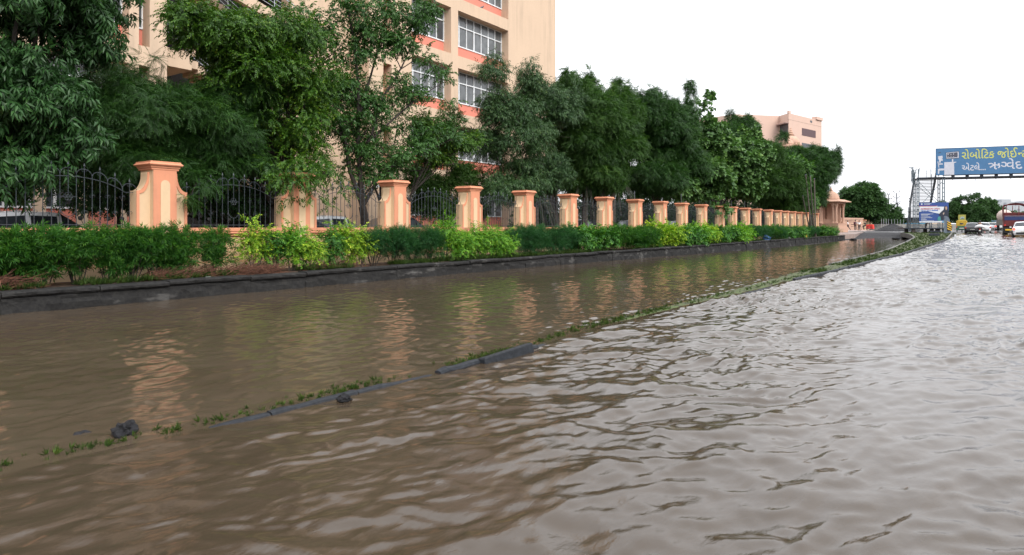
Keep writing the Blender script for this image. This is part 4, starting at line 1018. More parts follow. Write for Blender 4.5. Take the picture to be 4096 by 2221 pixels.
neemv = [('tall feathery tree with brown-tinged tips right of the grey-green tree', 1490, -20.0, [E(1480, 330, -19.0, 2.4, 2.4, 2.5), E(1530, 370, -18.7, 2.1, 2.1, 2.0), E(1450, 255, -19.4, 1.5, 1.6, 1.2), E(1560, 280, -19.2, 1.4, 1.5, 1.2), E(1490, 440, -19.0, 1.9, 1.9, 1.2)], 14, [E(1575, 225, -19.3, .6), E(1490, 220, -19.3, .6)], 'leaf_neem2'),
         ('deep green feathery tree with a tall spiky leader before the broad-leaved tree', 1650, -20.5, [E(1660, 345, -19.4, 2.7, 2.7, 2.6), E(1700, 410, -19.0, 2.3, 2.4, 2.0), E(1620, 285, -19.6, 1.6, 1.6, 1.4), E(1640, 450, -19.2, 2.2, 2.2, 1.2), E(1710, 300, -19.4, 1.4, 1.4, 1.3)], 15, [E(1740, 255, -19.4, .45, .45, .8), E(1738, 228, -19.4, .25, .25, .4), E(1600, 238, -19.6, .5), E(1652, 250, -19.5, .5)], 'leaf_neem')]
for lab, bx, X, env, sd, ex, mt in neemv:
    tree('neem_tree', lab, base_at(bx, X), env, 'neem_far', mt, 150, .6, 1.1, 34, 1.25, sd, .2, .3, droop=.55, extra=ex)
tree('teak_tree', 'tall tree with big pale rounded leaves towering over the far pillars', base_at(1800, -20.0),
     [E(1775, 350, -18.9, 1.7, 1.7, 2.2), E(1840, 400, -18.6, 2.6, 2.6, 2.4), E(1770, 450, -18.6, 2.6, 2.6, 1.8), E(1900, 400, -18.8, 1.8, 1.8, 2.3), E(1860, 470, -18.4, 2.2, 2.2, 1.4), E(1700, 470, -18.4, 1.3, 1.5, 1.0), E(1895, 350, -19, .9, 1.0, .9)],
     'teak', 'leaf_teak', 150, .5, .95, 17, 1.15, 16, .2, .3, droop=.5, extra=[E(1772, 265, -19.0, .7, .7, .9), E(1815, 530, -16.6, .7, .7, 1.0)], inner=.3)
tree('neem_tree', 'feathery crown rising behind the broad-leaved tree near the far block', base_at(1880, -24.5), [E(1835, 345, -23.5, 1.8, 2, 1.5), E(1862, 355, -23.5, 1.7, 2.0, 1.3), E(1868, 318, -23.4, 1.5, 1.8, 1.1), E(1870, 400, -23.5, 3, 3, 2.6)], 'neem_far', 'leaf_neem', 70, .7, 1.2, 26, 1.5, 17, .2, .3, extra=[E(1880, 318, -23.3, .5, .8, .3), E(1840, 300, -23.4, .6)])
tree('neem_tree', 'feathery crown filling the row between the broad-leaved tree and the last tree', base_at(1960, -20.5), [E(1940, 455, -19.5, 3.0, 3.2, 2.7), E(1920, 410, -20, 2.0, 2.2, 1.9), E(1970, 500, -19.0, 2.6, 2.6, 1.8)], 'neem_far', 'leaf_neem2', 100, .7, 1.3, 24, 1.6, 18, .2, .3)
tree('ovate_tree', 'mid green leafy tree low in the row before the leaning poles', base_at(1985, -19.5), [E(1985, 440, -19.0, 2.4, 2.4, 2.4), E(2000, 510, -18.6, 2.2, 2.3, 1.5)], 'duranta_far', 'leaf_open', 60, .6, 1.1, 40, 2.2, 19, .15, .3)
tree('neem_tree', 'last big feathery tree of the row, overhanging the stone pavilion', base_at(2040, -20.5), [E(2020, 440, -19.6, 4.0, 4.0, 3.0), E(2060, 400, -19.2, 2.6, 2.6, 1.8), E(2072, 430, -19.0, 2.0, 2.0, 1.8), E(2015, 485, -19.4, 3.0, 3.0, 2.2), E(1968, 395, -20.5, 1.3, 1.4, 1.2), E(2000, 395, -20, 2.0, 2.0, 1.0)], 'neem_far', 'leaf_neem', 150, .7, 1.3, 24, 1.6, 20, .25, .3, extra=[E(2095, 400, -18.6, .9), E(2097, 430, -18.6, .8), E(1968, 350, -20.5, .7)])
# ---- background trees beyond the gate and across the road
def far_tree(lab, sx, zc, sy_top, half_px, z0=.9, seed=1, grp='distant trees', dens=9, mat='leaf_far', wide=1.0):
    b = at(sx, zc, z=z0); zt = H+(906-sy_top)/2650*zc; rw = half_px/2650*zc; h = zt-z0
    env = [(b.x, b.y, z0+h*.62, rw*.95, rw*.8, h*.36), (b.x+rw*.35, b.y, z0+h*.42, rw*.75, rw*.7, h*.3), (b.x-rw*.4, b.y, z0+h*.40, rw*.7, rw*.7, h*.3)]
    tree('broad_tree', lab, (b.x, b.y, z0), env, 'far', mat, int(44*wide), rw*.16, rw*.32, dens*9/max(rw, 2.)*1.0, max(1.0, rw*.30), seed, .22, .35, group=grp, limbs=8, droop=.2)
far_tree('big rounded dark tree behind the gate wall', 3450, 132, 722, 92, .9, 31, dens=14, wide=1.6)
far_tree('shorter tree at the right flank of the rounded tree behind the gate wall', 3545, 140, 808, 55, .9, 32, dens=12)
far_tree('small treetop just right of the pavilion dome', 3345, 150, 760, 40, .9, 33)
far_tree('treetop showing between the pavilion dome and the rounded tree', 3375, 158, 790, 34, .9, 34)
far_tree('low green bush below the electric poles', 3575, 150, 850, 36, .9, 35)
far_tree('slim treetop left behind the gate pavilions', 3300, 150, 800, 40, .9, 41)
for i, (sx, zc, ty, hp) in enumerate([(3795, 165, 780, 40), (3845, 160, 772, 44), (3902, 158, 768, 48), (3955, 165, 778, 40), (3925, 140, 812, 36), (3985, 200, 815, 34), (4035, 210, 838, 38), (4085, 205, 845, 40), (3765, 175, 800, 34), (4130, 200, 840, 40)]):
    far_tree(['dark tree just right of the overbridge stairs', 'dark tree above the yellow auto rickshaw', 'tallest dark tree above the queue of cars', 'dark tree above the blue hoarding', 'lighter green tree left of the blue hoarding', 'hazy tree below the pale grey flats', 'low hazy tree behind the red truck cage', 'low tree at the right edge behind the truck', 'dark tree seen through the overbridge columns', 'low tree past the right edge of the road'][i], sx, zc, ty, hp, .9, 50+i, 'trees across the road', 13)
# ---- palm clump behind the fence
def palm(dx, X, label, seed, n=14, L=2.2, z=3.4):
    b = base_at(dx, X); root = empty('date_palm', b, 0, label, 'palm'); r_ = np.random.default_rng(seed)
    MB().tube([(0, 0, -.1), (.05, 0, z*.5), (0, .05, z-.55)], [.2, .17, .16], 8).build('trunk', M['bark2'], root); s = Spray(); rb = MB()
    for k in range(n):
        th = 2*math.pi*k/n+r_.random()*.4; up = r_.uniform(.1, .7); pts = []
        for q in range(16):
            t = q/15; rad = L*t*.62*(1+.1*r_.normal()*0); pts.append(np.array([math.cos(th)*rad, math.sin(th)*rad, z-.55+up*t*1.2-2.9*t*t]))
        rb.tube([tuple(p) for p in pts[::3]], .014, 4)
        for q in range(2, 16):
            d = pts[q]-pts[q-1]; sd = np.array([-math.sin(th), math.cos(th), 0])
            for sg in (-1, 1): 
                for h_ in (0, .5): s.leaf(pts[q]-d*h_, d/np.linalg.norm(d)*.8+sd*sg*.75+np.array([0, 0, -.35]), leaf_v(.38*(1-.4*q/16), .022, .3, four=False), .3*r_.random()+.2)
    V, F, T = s.done(); np_mesh('fronds', V, F, M['leaf_palm'], root, T); rb.build('ribs', M['bark2'], root)
palm(1345, -18.0, 'small palm with drooping grey fronds beside the slanting dark trunk', 1, 16, 2.2, 3.3)
palm(1470, -19.3, 'palm with hanging fronds behind the seventh pillar', 2, 16, 3.0, 4.6)
palm(1540, -19.3, 'palm with hanging fronds in the shade before the deep green tree', 3, 16, 3.0, 4.8)
# slanting trunk in front of the wall
mb = MB(); a = onX(1390*1.59006, 560*1.59006, -18.0); b_ = onX(1412*1.59006, 460*1.59006, -18.3)
# ================================================================= hedge shrubs in the planting bed
def shrub(dx, kind, w0=.55, h=1.15, label='', X=-15.55, seed=0, lop=0, spikes=0, zc=None, rag=.15):
    w = w0*1.12; b = onX(dx*1.59006, 906, X); z0 = .38; far = b.y > 26; root = empty('hedge_shrub', (b.x, b.y, z0), 0, label, 'shrub', 'shrubs along the kerb'); rs = random.Random(seed+int(dx*7)); r_ = np.random.default_rng(int(abs(dx))+seed)
    K = {'green': ('narrow', 'sh_green', 95, 1.0, .25), 'dark': ('narrow_s', 'sh_dark', 150, 1.0, .2), 'yellow': ('duranta', 'sh_yellow', 105, 1.0, .15), 'lime': ('duranta', 'sh_lime', 115, 1.0, .2), 'mid': ('duranta', 'sh_green', 115, 1.0, .2)}[kind]
    tp, mt, dens, sc, dr = K
    if far:
        dens *= .42; sc *= 1.55
        if tp == 'duranta': tp = 'duranta_far'; dens *= 1.1
    st = MB(); nst = 7 if not far else 4; cl = []
    for k in range(nst):
        th = rs.random()*6.28; rr = w*rs.uniform(.2, .8); tx, ty = rr*math.cos(th)*.8, rr*math.sin(th); hz = h*rs.uniform(.6, .88)
        limb(st, (tx*.15, ty*.25, -.03), (tx, ty, hz), .014, .006, 4, .08, 4, rs=rs)
        cl.append((tx, ty, hz, w*rs.uniform(.42, .6), w*rs.uniform(.42, .6), h*rs.uniform(.18, .26)))
    for k in range(int(17 if not far else 9)):
        th = rs.random()*6.28; rr = w*rs.uniform(.15, .72); cl.append((rr*math.cos(th)*.75, rr*math.sin(th), h*rs.uniform(.26, .84), w*rs.uniform(.3, .5), w*rs.uniform(.3, .5), h*rs.uniform(.14, .22)))
    for k in range(spikes):
        yy = rs.uniform(-w, w)*.8; top = h*rs.uniform(1.08, 1.38); limb(st, (0, yy*.7, h*.6), (rs.uniform(-.1, .1), yy, top), .008, .004, 4, .05, 4, rs=rs)
        for q in range(4): cl.append((rs.uniform(-.06, .06), yy*(.9+.1*q/3), h*.8+(top-h*.8)*q/3.2, .09, .09, .08))
    st.build('stems', M['bark2' if kind in ('yellow', 'lime') else 'bark'], root)
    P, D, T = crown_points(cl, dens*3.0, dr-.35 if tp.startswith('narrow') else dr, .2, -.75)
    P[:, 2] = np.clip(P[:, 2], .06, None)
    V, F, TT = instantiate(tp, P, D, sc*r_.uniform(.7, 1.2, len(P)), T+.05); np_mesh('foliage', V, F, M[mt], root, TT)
    return root
L_ = [(-70, 'green', .62, 1.12), (25, 'green', .60, 1.12), (110, 'green', .55, 1.15), (195, 'green', .58, 1.18), (270, 'green', .5, 1.08), (330, 'green', .55, 1.15), (392, 'green', .52, 1.14), (450, 'green', .5, 1.12), (535, 'green', .42, 1.14),
      (640, 'yellow', .42, 1.12), (690, 'mid', .45, 1.10), (732, 'lime', .5, 1.1), (778, 'yellow', .46, .9), (822, 'mid', .45, 1.08), (868, 'yellow', .55, 1.18), (905, 'yellow', .4, .9),
      (940, 'dark', .55, 1.15), (990, 'dark', .6, 1.16), (1035, 'dark', .6, 1.16), (1078, 'dark', .55, 1.13), (1118, 'lime', .55, 1.3), (1158, 'lime', .65, 1.0), (1200, 'lime', .65, 1.05), (1238, 'lime', .6, 1.05), (1270, 'lime', .5, .75),
      (1290, 'dark', .6, 1.12), (1325, 'dark', .65, 1.15), (1358, 'dark', .65, 1.15), (1392, 'dark', .65, 1.12), (1424, 'dark', .6, 1.12), (1452, 'mid', .7, 1.15), (1484, 'mid', .7, 1.12), (1512, 'mid', .7, 1.1)]
words = {'green': 'bright green hedge shrub with narrow whorled leaves', 'dark': 'blue-green hedge shrub with fine needle-like leaves', 'yellow': 'golden yellow-green shrub', 'lime': 'lime green leafy shrub', 'mid': 'mid green leafy shrub'}
near = ['leftmost, half out of frame', 'second from the left', 'below the white car roof', 'in front of the fence panel, before the nearest pillar', 'just left of the nearest pillar', 'at the left side of the nearest pillar', 'in front of the nearest pillar', 'at the right side of the nearest pillar', 'standing alone right of the nearest pillar, beside bare wall',
        'first of the golden ones, on thin bare stems', 'between the two first golden shrubs', 'in front of the leaf-covered pillar', 'low, spilling over the kerb near the leaf-covered pillar', 'under the fence panel after the leaf-covered pillar', 'tallest golden one, left of the third pillar', 'last of the golden ones before the fine-leaved hedge',
        'first in the clipped hedge left of the third pillar', 'in front of the third pillar', 'right of the third pillar', 'last in the clipped hedge before the lime shrubs', 'with tall shoots left of the fourth pillar', 'in front of the fourth pillar', 'right of the fourth pillar', 'sprawling before the fifth pillar', 'low, leaning out over the grass',
        'first after the lime shrubs', 'left of the fifth pillar foot', 'in front of the fifth pillar', 'left of the sixth pillar foot', 'in front of the sixth pillar', 'first mid green one past the sixth pillar', 'before the seventh pillar', 'in front of the seventh pillar']
for i, ((dx, kd, w_, h_), nm) in enumerate(zip(L_, near)):
    shrub(dx, kd, w_, h_, f'{words[kd]}, {nm}'.replace(' with narrow whorled leaves','').replace(' with fine needle-like leaves','') if len(f'{words[kd]} {nm}'.split())>15 else f'{words[kd]}, {nm}', seed=i, spikes={'lime': 3, 'yellow': 2}.get(kd, 0) if h_ > 1 else 0, X=-15.55+(.25 if (dx in (778, 1158, 1238)) else 0) + (.35 if dx == 1270 else 0))
far_l = [(1543, 'green'), (1575, 'green'), (1600, 'green'), (1628, 'green'), (1655, 'yellow'), (1680, 'yellow'), (1704, 'mid'), (1730, 'mid'), (1754, 'lime'), (1778, 'yellow'), (1800, 'mid'), (1822, 'mid'), (1845, 'lime'), (1866, 'lime'), (1888, 'dark'), (1908, 'dark'), (1928, 'green'), (1948, 'dark'), (1966, 'mid'), (1984, 'dark'), (2002, 'mid'), (2020, 'dark'), (2040, 'dark'), (2062, 'mid'), (2078, 'mid')]
on2 = ['first', 'second', 'third', 'fourth', 'fifth', 'sixth', 'seventh', 'eighth', 'ninth', 'tenth', 'eleventh', 'twelfth', 'thirteenth', 'fourteenth', 'fifteenth', 'sixteenth', 'seventeenth', 'eighteenth', 'nineteenth', 'twentieth', 'twenty-first', 'twenty-second', 'twenty-third', 'twenty-fourth', 'last']
for i, (dx, kd) in enumerate(far_l):
    shrub(dx, kd, .95 if i < 12 else 1.15, 1.12, f'{words[kd].split(" with")[0]}, {on2[i]} of the hedge past the seventh pillar', seed=100+i, spikes=2 if kd in ('lime', 'yellow') else 0, X=-15.5)
# ---- grass along the kerb, under the shrubs, on the median and the island
def grass(name, P, h, mat='grass', dens_tone=0):
    P = np.asarray(P); K = len(P); D = np.zeros((K, 3)); D[:, 2] = 1; D += rng.normal(size=(K, 3))*.18
    sc = h/.2*rng.uniform(.5, 1.3, K); V, F, T = instantiate('grass', P, D, sc, rng.uniform(0, .4, K)+dens_tone)
    o = np_mesh(name, V, F, M[mat], None, T); tag(o, kind='stuff'); return o
pts = []
def strip(y0, y1, x0, x1, n, z): 
    for _ in range(n):
        y = rng.uniform(y0, y1); x = rng.uniform(x0, x1)
        if vnoise(np.array([x*1.3]), np.array([y*.9]))[0] < .30: continue
        pts.append((x, y, z))
strip(4.5, 10.5, -15.3, -14.86, 420, .39); strip(10.0, 30, -15.35, -14.86, 2600, .39); strip(16, 26, -15.7, -15.2, 700, .39); strip(30, 60, -15.4, -14.86, 1800, .40); strip(60, 88, -15.6, -14.8, 700, .42)
o = grass('bed_grass', pts, .17); o['label'] = 'ragged green grass along the kerb under the hedge'
pts = []
for _ in range(1100):
    y = rng.uniform(.8, 14)**1.0; x = float(median_x(y))
    d = vnoise(np.array([y*1.1]), np.array([5.5]))[0]
    if rng.random() > .25+(d-.35)*2.2: continue
    pts.append((x-.12-abs(rng.normal())*.10, y, -.02+.02*rng.random()))
for _ in range(900):
    y = rng.uniform(8.5, 60); x = float(median_x(y)); lx = float(np.interp(y, LKy, LKx)) if y > 23 else x-.35
    pts.append((rng.uniform(min(lx, x-.3), x-.15), y, float(gR(y))*.6+.02))
o = grass('median_grass', pts, .062, dens_tone=.1); o['label'] = 'thin flooded grass fringe behind the median kerb'
# dry cut twigs under the hedge
def twigs(lab, dx0, dx1, n, hgt, seed):
    rs = random.Random(seed); a, b = onX(dx0*1.59006, 906, -15.15), onX(dx1*1.59006, 906, -15.15); mb = MB()
    for _ in range(n):
        y = rs.uniform(a.y, b.y); x = rs.uniform(-15.6, -14.95); th = rs.gauss(1.5, .7); L = rs.uniform(.15, .6); z = .40+hgt*rs.random()**2
        p = Vector((x, y, z)); q = p+Vector((math.cos(th)*L*.5, math.sin(th)*L, rs.gauss(.04, .10))); m_ = (p+q)/2+Vector((rs.gauss(0, .03),)*3)
        q.z = max(q.z, .4); mb.tube([p, m_, q], [.007, .006, .003], 3, False)
    o = mb.build('brushwood', M['twig']); tag(o, lab, 'brushwood', 'heaps of cut twigs'); o['kind'] = 'stuff'
twigs('reddish heap of cut twigs in front of the nearest pillar', 370, 520, 420, .16, 1)
twigs('reddish cut twigs beside the bare stretch of block wall', 560, 690, 420, .20, 2)
twigs('brown twigs under the leftmost shrubs', -60, 70, 320, .22, 3)
twigs('brown twigs under the last golden shrubs', 760, 900, 200, .12, 4)
# litter
def lump(name, lab, loc, r, mat, sq=(1, 1, .6), cat='rubble', seed=1, sub=3, rough=.35, grp=None):
    bm = bmesh.new(); bmesh.ops.create_icosphere(bm, subdivisions=sub, radius=1); g_ = np.random.default_rng(seed)
    ph = g_.random(9)*6
    for v in bm.verts:
        p = v.co.copy(); d = 1+rough*(.5*math.sin(3.1*p.x+ph[0])*math.sin(2.7*p.y+ph[1])+.35*math.sin(6.3*p.z+ph[2]+3*p.x)+.3*math.sin(9*p.y+ph[3]+4*p.z)+.35*(g_.random()-.5))
        v.co = Vector((p.x*sq[0], p.y*sq[1], p.z*sq[2]))*r*d
    me = bpy.data.meshes.new(name); bm.to_mesh(me); bm.free(); me.materials.append(mat); o = bpy.data.objects.new(name, me); COL.objects.link(o); o.location = loc
    return tag(o, lab, cat, grp)
def onw(dx, dy, z=0): p = onz(dx*1.59006, dy*1.59006, z); return (p.x, p.y, p.z)
p = onw(312, 1092); lump('tar_lump', 'rough black lump of tar sticking out of the water left of the median', (p[0], p[1], .015), .075, M['tar'], (.9, 1.25, 1.0), seed=4, sub=4, rough=.45)
p = onw(248, 1084); lump('tar_lump', 'low flat black lump beside the bigger tar lump', (p[0]-.05, p[1]-.1, -.01), .06, M['tar'], (.8, 1.3, .33), seed=5, sub=3, rough=.45)
p = onw(865, 1006); lump('stone', 'small dark stone washed by water in front of the median kerb', (p[0], p[1], .01), .055, M['tar'], (.9, 1.2, .7), seed=6, rough=.4)
p = onw(2146, 606); lump('stone', 'dark stone in the pool near the gate', (p[0], p[1], .12), .35, M['tar'], (1, 1.3, .5), seed=7)
lit = plain('white_litter', (.3, .32, .3), .6); litb = plain('blue_litter', (.03, .09, .25), .5)
p = onX(92*1.59, 0, -15.0); p = onX(92*1.59006, 906, -15.05); lump('plastic_bag', 'crumpled pale plastic bag under the leftmost shrubs', (p.x, p.y, .42), .045, lit, (.8, 1.3, .6), 'litter', 8)
p = onX(488*1.59006, 906, -14.95); lump('plastic_scrap', 'small green plastic scrap beside the twig heap', (p.x, p.y, .42), .035, plain('green_litter', (.1, .45, .25), .5), (.8, 1.3, .6), 'litter', 9)
p = onX(525*1.59006, 906, -14.9); lump('paper_scrap', 'flat white paper scrap on the kerb edge', (p.x, p.y, .41), .05, lit, (.8, 1.4, .2), 'litter', 10)
p = onX(1928*1.59006, 906, -15.0); lump('tarpaulin_scrap', 'crumpled blue tarpaulin on the grass by the far hedge', (p.x, p.y, .6), .38, litb, (.8, 1.6, .7), 'litter', 11)
p = onX(1985*1.59006, 906, -14.9); lump('plastic_bag', 'white plastic bag on the grass by the far hedge', (p.x, p.y, .52), .15, lit, (1, 1.5, .6), 'litter', 12)
# yellow marker stone
p = onX(2027*1.59006, 906, -14.95); MS = empty('marker_stone', (p.x, p.y, .45), 0, 'small yellow marker stone on the grass at the far end of the hedge', 'bollard')
MB().box(-.10, .10, -.14, .14, -.05, .40).build('post', M['yellow'], MS, bevel=.03); MB().box(-.104, .104, -.144, .144, .28, .33).build('band', plain('ochre', (.5, .2, .02), .6), MS)
# ================================================================= island, gravel, heap
def island_h(y): return np.interp(y, [0, 23, 33, 45, 60, 75, 90, 200], [-.01, .01, .03, .12, .42, .60, .78, .85])
ys_ = np.concatenate([np.linspace(10, 60, 90), np.linspace(61, 108, 40)])
V = []; F = []
for i, y in enumerate(ys_):
    xr = float(median_x(min(y, 59.5)))-.1 if y < 59.5 else -2.5-(y-59.5)*.02
    xl = float(np.interp(y, [10, 16, 23, 30, 47, 60, 72, 84, 96, 108], [-5.15, -5.2, -5.35, -5.17, -4.83, -4.9, -5.3, -6.6, -8.6, -9.2]))
    z = float(island_h(y)) if y > 23 else -.01
    for k in range(6): V.append((xl+(xr-xl)*k/5, y, z+.03*math.sin(k*1.1)*0 + float(.04*fbm(np.array([k*.9]), np.array([y*1.3]))[0])-.012*(k in (0, 5))))
    if i: F += [(6*(i-1)+k, 6*i+k, 6*i+k+1, 6*(i-1)+k+1) for k in range(5)]
m, nt, b = new_mat('island_turf'); n2 = noise(nt, 3.5, 5, .7, coords(nt))
nt.links.new(ramp(nt, n2.outputs[0], [(.35, (.035, .028, .018)), (.55, (.05, .07, .015)), (.75, (.08, .14, .02))]), b.inputs['Base Color']); b.inputs['Roughness'].default_value = .9; M['turf'] = m
o = np_mesh('island_turf', V, F, M['turf'], n=4, smooth=True); o['kind'] = 'structure'
mb = MB(); yy = 30.0
def isl_l(y): return float(np.interp(y, [10, 23, 30, 47, 60, 72, 84, 96, 108], [-5.15, -5.35, -5.17, -4.83, -4.9, -5.3, -6.6, -8.6, -9.2]))
while yy < 104:
    y1 = yy+1.15; za, zb2 = float(island_h(yy))+.045, float(island_h(y1))+.045; x0, x1 = isl_l(yy), isl_l(y1)
    mb.add([(x0-.14, yy, za-.5), (x0, yy, za-.5), (x0, yy, za), (x0-.14, yy, za), (x1-.14, y1-.02, zb2-.5), (x1, y1-.02, zb2-.5), (x1, y1-.02, zb2), (x1-.14, y1-.02, zb2)], [(0, 1, 2, 3), (7, 6, 5, 4), (0, 4, 5, 1), (1, 5, 6, 2), (2, 6, 7, 3), (3, 7, 4, 0)]); yy = y1
yy = 59.8
while yy < 104:
    y1 = yy+1.15; za, zb2 = float(island_h(yy))+.1, float(island_h(y1))+.1; x0, x1 = -2.45-(yy-59.5)*.02, -2.45-(y1-59.5)*.02
    mb.add([(x0-.14, yy, za-.5), (x0, yy, za-.5), (x0, yy, za), (x0-.14, yy, za), (x1-.14, y1-.02, zb2-.5), (x1, y1-.02, zb2-.5), (x1, y1-.02, zb2), (x1-.14, y1-.02, zb2)], [(0, 1, 2, 3), (7, 6, 5, 4), (0, 4, 5, 1), (1, 5, 6, 2), (2, 6, 7, 3), (3, 7, 4, 0)]); yy = y1
o = mb.build('island_kerb', plain('grimy_concrete', (.12, .115, .105), .85, var=.35, scale=2.5)); o['kind'] = 'structure'
pts = []
for _ in range(2200):
    y = rng.uniform(23, 100); x0, x1 = isl_l(y)+.05, (float(median_x(min(y, 59.5)))-.2 if y < 59.5 else -2.7)
    if y < 58 and vnoise(np.array([y*.6]), np.array([8.8]))[0] < .62-.006*y: continue
    pts.append((rng.uniform(x0, x1), y, float(island_h(y))))
o = grass('island_grass', pts, .13); o['label'] = 'bright grass on the traffic island under the overbridge'
for i, (sx, sy, zc, w_, lab) in enumerate([(3736, 952, 66, .9, 'dark concrete drain block at the tip of the grassy island, lowest of three'), (3731, 937, 84, .75, 'dark drain block farther left on the island grass'), (3751, 937, 84, .6, 'dark drain block farther right on the island grass')]):
    q = at(sx, zc, z=0); c = empty('drain_block', (q.x, q.y, float(island_h(q.y))), .2, lab, 'concrete block', 'dark drain blocks on the island')
    MB().box(-w_/2, w_/2, -.3, .3, -.05, .26).build('block', M['dark_steel'], c, bevel=.02); MB().box(-w_*.4, w_*.4, -.2, .2, .262, .30).build('slot_lid', M['black'], c)
# gravel bed and heap by the gate
V = []; F = []; gx = np.linspace(-15.2, -6.5, 36); gy = np.linspace(88, 128, 60)
def gz(x, y):
    base = float(np.interp(y, [84, 96, 104, 112, 126, 140], [-.35, -.05, .42, .72, .93, .93])); t = max(0, min(1, (y-90)/12)); return base + .16*float(fbm(np.array([x*.45]), np.array([y*.25]))[0])*(1 if y < 118 else .3)
for x in gx:
    for y in gy: V.append((x, y, gz(x, y)))
F = [(i*60+j, (i+1)*60+j, (i+1)*60+j+1, i*60+j+1) for i in range(35) for j in range(59)]
o = np_mesh('gravel_bed', V, F, M['gravel'], n=4); o['kind'] = 'structure'
q = at(3570, 107, z=.85)
bm = bmesh.new(); V = []; F = []; n_ = 40; m_ = 14; g_ = np.random.default_rng(4)
for i in range(m_+1):
    for k in range(n_):
        t = i/m_; th = 2*math.pi*k/n_; r = t*(1+.05*math.sin(3*th)+.04*math.sin(7*th)); z = 1.25*(1-t)**.9*(1+.02*math.sin(5*th)) if t > .12 else 1.25*(1-.12)**.9+.08*(1-t/.12)
        V.append((2.55*r*math.cos(th)+g_.normal()*.03, 1.9*r*math.sin(th)+g_.normal()*.03, z+g_.normal()*.025-.12*(t == 1)))
F = [(i*n_+k, (i+1)*n_+k, (i+1)*n_+(k+1) % n_, i*n_+(k+1) % n_) for i in range(m_) for k in range(n_)]
o = np_mesh('gravel_heap', V, F, M['gravel'], n=4); o.location = q; tag(o, 'conical heap of black road gravel by the gate', 'gravel heap')
for i, (sx, sy) in enumerate([(3450, 939), (3600, 944), (3585, 953), (3622, 948), (3668, 955), (3640, 962), (3559, 934)]):
    q = onz(sx, sy, .22); lump('stone', ['dark stone at the pool end below the bicycle', 'dark stone group left of the island grass', 'dark wet stone before the gravel', 'dark stone right of the gravel edge', 'dark stone nearest the island kerb', 'flat dark stone in the shallow pool end', 'dark stone on the gravel apron'][i], (q.x, q.y, .2), .2+.05*(i % 3), M['tar'], (1.6, 1.4, .4), seed=20+i, sub=2)
# ================================================================= foot overbridge with advertising boards
ZG = 85.0; A = at(3672, ZG, z=0); Bx = at(3768, ZG-.3, z=0)
ux = Vector((.969, .249, 0)); uy = Vector((-.249, .969, 0)); wt = (Bx-A).dot(ux); za = H+(906-715)/2650*ZG       # deck level
zgd = .74
FO = empty('foot_overbridge', (A.x, A.y, 0), math.atan2(ux.y, ux.x), 'grey steel footbridge tower with stairs spanning the road at the right', 'footbridge')
def col(x, y, z0, z1, name='column'):
    c = MB(); 
    for (a, b_) in ((-.11, -.11), (.11, -.11), (.11, .11), (-.11, .11)): c.box(x+a-.03, x+a+.03, y+b_-.03, y+b_+.03, z0, z1)
    z = z0+.2; 
    while z < z1-.3:
        c.box(x-.11, x+.11, y-.118, y-.112, z, z+.09); c.box(x-.11, x+.11, y+.112, y+.118, z, z+.09); c.box(x+.112, x+.118, y-.11, y+.11, z, z+.09); z += .55
    c.build(name, M['steel'], FO)
for (x, y) in ((0, 0), (wt, 0), (0, 2.4), (wt, 2.4)): col(x, y, zgd, za+(.0 if y else .1))
col(.2, 6.6, zgd, za*.55); col(wt-.1, 6.6, zgd, za*.55)
for i, (x, y) in enumerate(((0, 0), (wt, 0), (0, 2.4), (wt, 2.4), (.2, 6.6), (wt-.1, 6.6))): MB().box(x-.32, x+.32, y-.32, y+.32, .2, zgd-.002+.18).build('footing', M['concrete'], FO, bevel=.03)
mb = MB(); mb.box(-.15, wt+.15, -.17, -.13, za-.02, za+.16); mb.box(-.15, wt+.15, 2.5, 2.56, za-.02, za+.16); mb.box(-.15, wt+.15, -.128, 2.498, za+.0, za+.06); mb.build('landing_deck', M['dark_steel'], FO)
for a_, b_, w_ in (((.1, -.2, za-.5), (wt-.1, -.2, za-3.55), .09), ((wt-.1, -.26, za-.35), (.1, -.26, za-3.55), .11), ((.05, 2.3, za-.4), (wt-.05, 2.3, za-3.3), .06)): MB().beam(a_, b_, w_, .05).build('diagonal_brace', M['steel'], FO)
mb = MB(); mb.beam((wt/2, -.34, za+.5), (wt/2+.02, -.34, za-2.4), .16, .05); mb.build('hanging_strip', M['dark_steel'], FO)
# stair flights climbing towards the landing from behind
def fsteps(x0, x1, y0, z0, y1, z1, n):
    s = MB()
    for k in range(n):
        t = (k+.5)/n; y, z = y0+(y1-y0)*t, z0+(z1-z0)*t; s.box(x0+.06, x1-.06, y-.16, y+.16, z-.03, z+.03)
    s.build('stair_treads', M['dark_steel'], FO)
    s = MB()
    for x in (x0, x1): s.beam((x, y0, z0-.08), (x, y1, z1-.08), .05, .24)
    s.build('stringers', M['steel'], FO)
    s = MB()
    for x in (x0, x1):
        for h in (.4, .75, 1.1): s.beam((x, y0, z0+h), (x, y1, z1+h), .035)
        m_ = 9
        for k in range(m_+1): t = k/m_; s.beam((x, y0+(y1-y0)*t, z0+(z1-z0)*t), (x, y0+(y1-y0)*t, z0+(z1-z0)*t+1.1), .035)
        s.beam((x+.02, y0, z0+.55), (x+.02, y1, z1+.55), .012, .75)
    s.build('railing', M['steel'], FO)
zm = zgd+ (za-zgd)*.42
fsteps(.1, wt-.3, 2.6, za, 6.2, zm, 22); fsteps(.35, wt-.2, 7.0, zm, 9.6, zgd, 16)
mb = MB(); mb.box(.0, wt, 6.15, 7.1, zm-.1, zm-.02); mb.build('half_landing', M['dark_steel'], FO)
mb = MB()
for h in (.45, .85, 1.2):
    mb.beam((-.1, -.1, za+h), (wt+.1, -.1, za+h), .035); mb.beam((-.1, 2.5, za+h), (wt+.1, 2.5, za+h), .035); mb.beam((-.1, -.1, za+h), (-.1, 2.5, za+h), .035)
